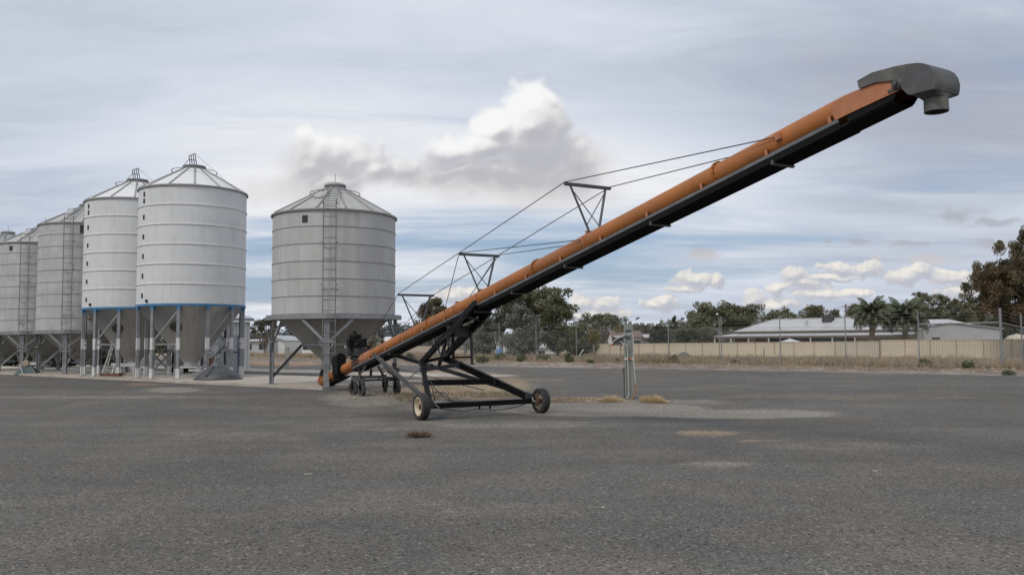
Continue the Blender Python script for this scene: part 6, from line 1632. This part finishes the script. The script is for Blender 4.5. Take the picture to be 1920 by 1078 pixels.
# the lone tuft on the second big gum
# big reddish gum at the right edge: several leaders, hanging foliage
def big_gum():
    rg = np.random.default_rng(77); rn = random.Random(77); Y = 72.0; k = Y / FPX
    p = at(1921, 640, Y); p.z = hgt(p.x, p.y)
    root = empty('gum_tree', p); tag(root, 'big reddish brown gum tree cut by the right edge of the photo', 'tree', 'trees beyond the yard')
    lm = MB(); cs = []; rs = []
    def W(px, py, dy=0.0):
        q = at(px, py, Y); return Vector((q.x - p.x, dy, q.z - p.z))
    def limb(pts, r0, r1): lm.tube(curve(pts, 5), list(np.linspace(r0, r1, (len(pts) - 1) * 5 + 1)), 8)
    base = Vector((0.1, 0, -0.3)); f0 = W(1928, 615)
    limb([base, f0], 0.34, 0.27)
    for path in ([f0, W(1916, 575, -.3), W(1900, 553, -.5), W(1882, 548, -.6)], [f0, W(1915, 555, .5), W(1905, 500, .8), W(1912, 450, .6)], [f0, W(1945, 560), W(1950, 480, -.5), W(1945, 440, -.5)],
                 [f0, W(1905, 590, .8), W(1870, 560, 1.0), W(1852, 520, 1.0)], [f0, W(1930, 540, 1), W(1925, 490, 1.5)], [f0, W(1960, 580, .5), W(1985, 540, .5)]):
        limb(path, 0.17, 0.04)
    for (px, py, rx, ry, n) in ((1916, 455, 14, 18, 11), (1903, 492, 22, 16, 9), (1853, 515, 22, 22, 17), (1846, 545, 22, 20, 13), (1866, 572, 24, 18, 14), (1880, 515, 14, 12, 6), (1900, 530, 20, 14, 8), (1888, 590, 20, 14, 9), (1945, 455, 26, 24, 11), (1950, 510, 30, 30, 14), (1925, 560, 18, 18, 7), (1960, 570, 34, 26, 12), (1845, 582, 12, 14, 6), (1910, 600, 22, 12, 9), (1875, 535, 26, 26, 14), (1860, 560, 26, 24, 12), (1905, 545, 24, 26, 12), (1918, 480, 18, 24, 10), (1896, 512, 14, 14, 6)):
        for _ in range(n):
            c = W(px + rn.gauss(0, rx * 0.5), py + rn.gauss(0, ry * 0.5), rn.gauss(0, 0.9)); cs.append(tuple(c)); rs.append(rn.uniform(0.36, 0.62))
            lm.tube([c + Vector((0.1, 0, 0.25)), c + Vector((rn.uniform(-.3, .3), 0, -0.2))], [0.02, 0.008], 4)
    V_, T = leaves(cs, rs, 230, 0.13, rg, 0.9, 0.30, 1.15)
    lm.build('trunk', M['bark'], root); quads_mesh('crown', V_, T, M['leaf_brown'], root)
big_gum()

# palms
def palm(px, Y, ybase, ytop_trunk, ytop, wpx, label, seed, lean=0.0):
    rn = random.Random(seed); p = at(px, 640, Y); p.z = hgt(p.x, p.y); k = Y / FPX
    root = empty('palm_tree', p); tag(root, label, 'tree', 'palm trees beside the house')
    Ht = at(px, ytop_trunk, Y).z - p.z; hw = wpx / 2 * k; up = (ytop_trunk - ytop) * k
    tm = MB(); pts = [(lean * f, 0, Ht * f - 0.2 * (1 - f)) for f in np.linspace(0, 1, 12)]
    tm.tube(pts, [0.33 + 0.05 * math.sin(i * 2.4) * 0.4 - 0.006 * i for i in range(12)], 12)
    for i in range(26):
        g = rn.random() * 6.283; z = Ht * (0.55 + 0.45 * rn.random()); tm.bar((lean * z / Ht + 0.24 * math.cos(g), 0.24 * math.sin(g), z), (lean * z / Ht + 0.42 * math.cos(g), 0.42 * math.sin(g), z + 0.25), 0.07, 0.03)
    tm.build('trunk', M['palmbark'], root)
    top = Vector((lean, 0, Ht)); rg = np.random.default_rng(seed)
    for i in range(64):
        g = 2 * math.pi * (i * 0.381966); f = i / 63
        el = R(90) * (1 - f) + R(18) * f; Ln = (hw * 1.32) * (1.0 - 0.10 * f) * (0.85 + 0.3 * rn.random())
        d = Vector((math.cos(g), math.sin(g), 0)); pts = []; pos = top.copy(); e = el
        for j in range(11): pts.append(pos.copy()); pos = pos + (d * math.cos(e) + Vector((0, 0, math.sin(e)))) * (Ln / 10); e -= R(7 + 7 * f) * (0.25 + j * 0.24)
        V_ = []; T = []; sd_ = Vector((-d.y, d.x, 0))
        for j in range(10):
            for q in range(6):
                c = pts[j].lerp(pts[j + 1], q / 6); fr = (j + q / 6) / 10
                if fr < 0.12: continue
                ll = 0.62 * math.sin(math.pi * min(1, 0.15 + fr * 0.85)) * (Ln / 2.6) * 1.35 + 0.08
                tn = (pts[j + 1] - pts[j]).normalized()
                for s_ in (-1, 1):
                    tip = c + (sd_ * s_ * 0.75 + tn * 0.5 + Vector((0, 0, -0.7 - 0.5 * rn.random()))).normalized() * ll
                    w_ = tn * 0.03
                    V_ += [c - w_, c + w_, tip + w_ * 0.3, tip - w_ * 0.3]; T.append(0.25 + 0.5 * rn.random() + 0.25 * (1 - f))
            V_ += [pts[j] - sd_ * 0.025, pts[j] + sd_ * 0.025, pts[j + 1] + sd_ * 0.018, pts[j + 1] - sd_ * 0.018]; T.append(0.9)
        quads_mesh('frond', np.array([tuple(v) for v in V_]), T, M['leaf_palm'], root)
    m_ = MB()
    for i in range(9):
        g = rn.random() * 6.283; m_.tube(curve([top, top + Vector((0.3 * math.cos(g), 0.3 * math.sin(g), 0.0)), top + Vector((0.5 * math.cos(g), 0.5 * math.sin(g), -0.7))], 5), 0.02, 5)
    m_.build('dry_stalks', M['straw'] if False else M['beige'], root)
palm(1634, 90.5, 650, 601, 560, 80, 'feathery palm tree in front of the house roof, the left one of two', 11, 0.15)
palm(1699, 91.0, 650, 606, 554, 88, 'feathery palm tree with thicker trunk, between the house and the gable shed', 12, -0.1)

# ---------------------------------------------------------------- verge shrubs and dry grass
def shrub(px, py, wpx, hpx, label, seed, mt='leaf_shrub'):
    rg = np.random.default_rng(seed); rn = random.Random(seed); p = G(px, py); k = p.y / FPX; w = wpx * k / 2; h = hpx * k
    root = empty('verge_shrub', p); tag(root, label, 'shrub', 'small shrubs on the verge')
    cs = []; rs = []; st = MB()
    for i in range(16):
        a = rn.random() * 6.283; r_ = w * math.sqrt(rn.random()) * 0.9; z = h * (0.25 + 0.65 * rn.random()) * (1 - 0.4 * r_ / w)
        cs.append((r_ * math.cos(a), r_ * math.sin(a), z)); rs.append(0.26 * w + 0.05); st.tube([(0, 0, -0.03), (r_ * 0.5 * math.cos(a), r_ * .5 * math.sin(a), z * .6), cs[-1]], [0.018, 0.012, 0.005], 5)
    V_, T = leaves(cs, rs, 60, 0.055, rg, -0.5, 0.35, 1.3)
    st.build('stems', M['bark'], root); quads_mesh('foliage', V_, T, M[mt], root)
for i, (px, py, w, h, lb) in enumerate((
    (904, 680, 26, 17, 'pale shrub on the verge just right of the stand leg'), (940, 681, 22, 18, 'green shrub on the verge below the blue drum'), (978, 680, 18, 17, 'rounded shrub on the verge below the grey wattle'),
    (1018, 682, 24, 18, 'spiky shrub on the verge below the tall green gum'), (1065, 684, 20, 24, 'tallest green shrub on the verge, near the left end of the cream fence'), (1107, 681, 12, 9, 'tiny shrub on the verge below the end of the cream fence'),
    (1262, 687, 22, 17, 'dark green shrub on the verge below the gravel heap'), (1158, 683, 12, 6, 'low shrub hidden left of the power post'), (1378, 689, 20, 8, 'low grey shrub on the verge below the street lamp'),
    (1735, 696, 22, 17, 'dark green shrub on the verge below the gable shed'), (1820, 698, 24, 19, 'pale green shrub on the verge near the corner post'), (1575, 692, 14, 7, 'small green shrub on the verge below the palms'),
    (770, 676, 26, 16, 'pale shrub on the verge seen under the orange tube'), (833, 679, 22, 13, 'pale shrub on the verge seen behind the hoses'), (1893, 702, 24, 9, 'low green weeds right of the corner post'), (655, 672, 40, 16, 'pale bushy shrub behind the auger engine'))):
    shrub(px, py, w, h * (0.6 if px == 1893 else 1.0), lb, 300 + i)

def dry_grass(name, n, srange, qfun, hrange, mt, label, seed, wid=0.016):
    rg = np.random.default_rng(seed); V_ = np.zeros((n, 9, 4, 3), np.float32); T = np.zeros((n, 9), np.float32)
    m_ = 0
    for i in range(n):
        s = srange[0] + (srange[1] - srange[0]) * rg.random(); q = qfun(s, rg)
        x, y = FC.x + E1.x * s + E2.x * q, FC.y + E1.y * s + E2.y * q
        z = hgt(x, y); dn = mnoise.noise((x * 0.16, y * 0.16, 2.0))
        hh_ = (hrange[0] + (hrange[1] - hrange[0]) * rg.random()) * (1.0 + 0.7 * dn)
        cl = 0.5 + 0.5 * mnoise.noise((x * 0.3, y * 0.3, 9.0))
        for b in range(9):
            a = rg.random() * 6.283; r_ = 0.22 * rg.random(); bx, by = x + r_ * math.cos(a), y + r_ * math.sin(a)
            h2 = hh_ * (0.5 + 0.6 * rg.random()); lx, ly = rg.normal() * 0.3 * h2, rg.normal() * 0.3 * h2
            sx, sy = wid * math.cos(a + 1.5), wid * math.sin(a + 1.5)
            V_[i, b] = ((bx - sx, by - sy, z - .02), (bx + sx, by + sy, z - .02), (bx + lx + sx * .35, by + ly + sy * .35, z + h2), (bx + lx - sx * .35, by + ly - sy * .35, z + h2))
            T[i, b] = min(1, max(0, 0.6 * cl + 0.45 * rg.random()))
    o = quads_mesh(name, V_.reshape(-1, 3), T.ravel(), M[mt]); tag(o, label, 'grass', None, 'stuff'); return o
dry_grass('dry_grass', 9000, (-3, 62), lambda s, r: -0.8 + 9.0 * r.random() ** 1.3, (0.16, 0.42), 'straw', 'strip of tall dry straw coloured grass along the security fence', 21)
dry_grass('dry_grass', 9000, (-14, 95), lambda s, r: 6 + 38 * r.random(), (0.25, 0.55), 'straw', 'paddock of dry straw coloured grass between the two fences', 22, 0.022)
dry_grass('verge_litter_grass', 3500, (-3, 60), lambda s, r: -verge_w(s) * (0.15 + 0.85 * r.random()), (0.02, 0.10), 'straw', 'thin straw and dead stalks lying on the pale verge', 23, 0.012)
dry_grass('weedy_grass', 1500, (-3, 62), lambda s, r: 0.5 + 6.0 * r.random(), (0.2, 0.5), 'leaf_shrub', 'grey green weeds mixed into the dry grass along the security fence', 24, 0.016)
# lumps of earth and pale rock along the verge
V.clear(); F.clear()
for _ in range(2600):
    s = rng.uniform(-2.5, 62); q = -verge_w(s) * (0.05 + 0.95 * rng.random() ** 0.7); x, y = FC.x + E1.x * s + E2.x * q, FC.y + E1.y * s + E2.y * q
    stone(Vector((x, y, hgt(x, y) - 0.01)), 0.02 + 0.10 * rng.random() ** 3, 0.6)
m2 = MB(); m2.v = list(V); m2.f = list(F); M['clod'] = mat('pale_earth_clods', (0.30, 0.26, 0.225), 0.95, 0, 0.3, 2.5, (0.20, 0.16, 0.13), 0.5, 0.7)
o = m2.build('verge_rubble', M['clod'], smooth=0); tag(o, 'pale clods and stones heaped along the edge of the verge', 'rubble', None, 'stuff')
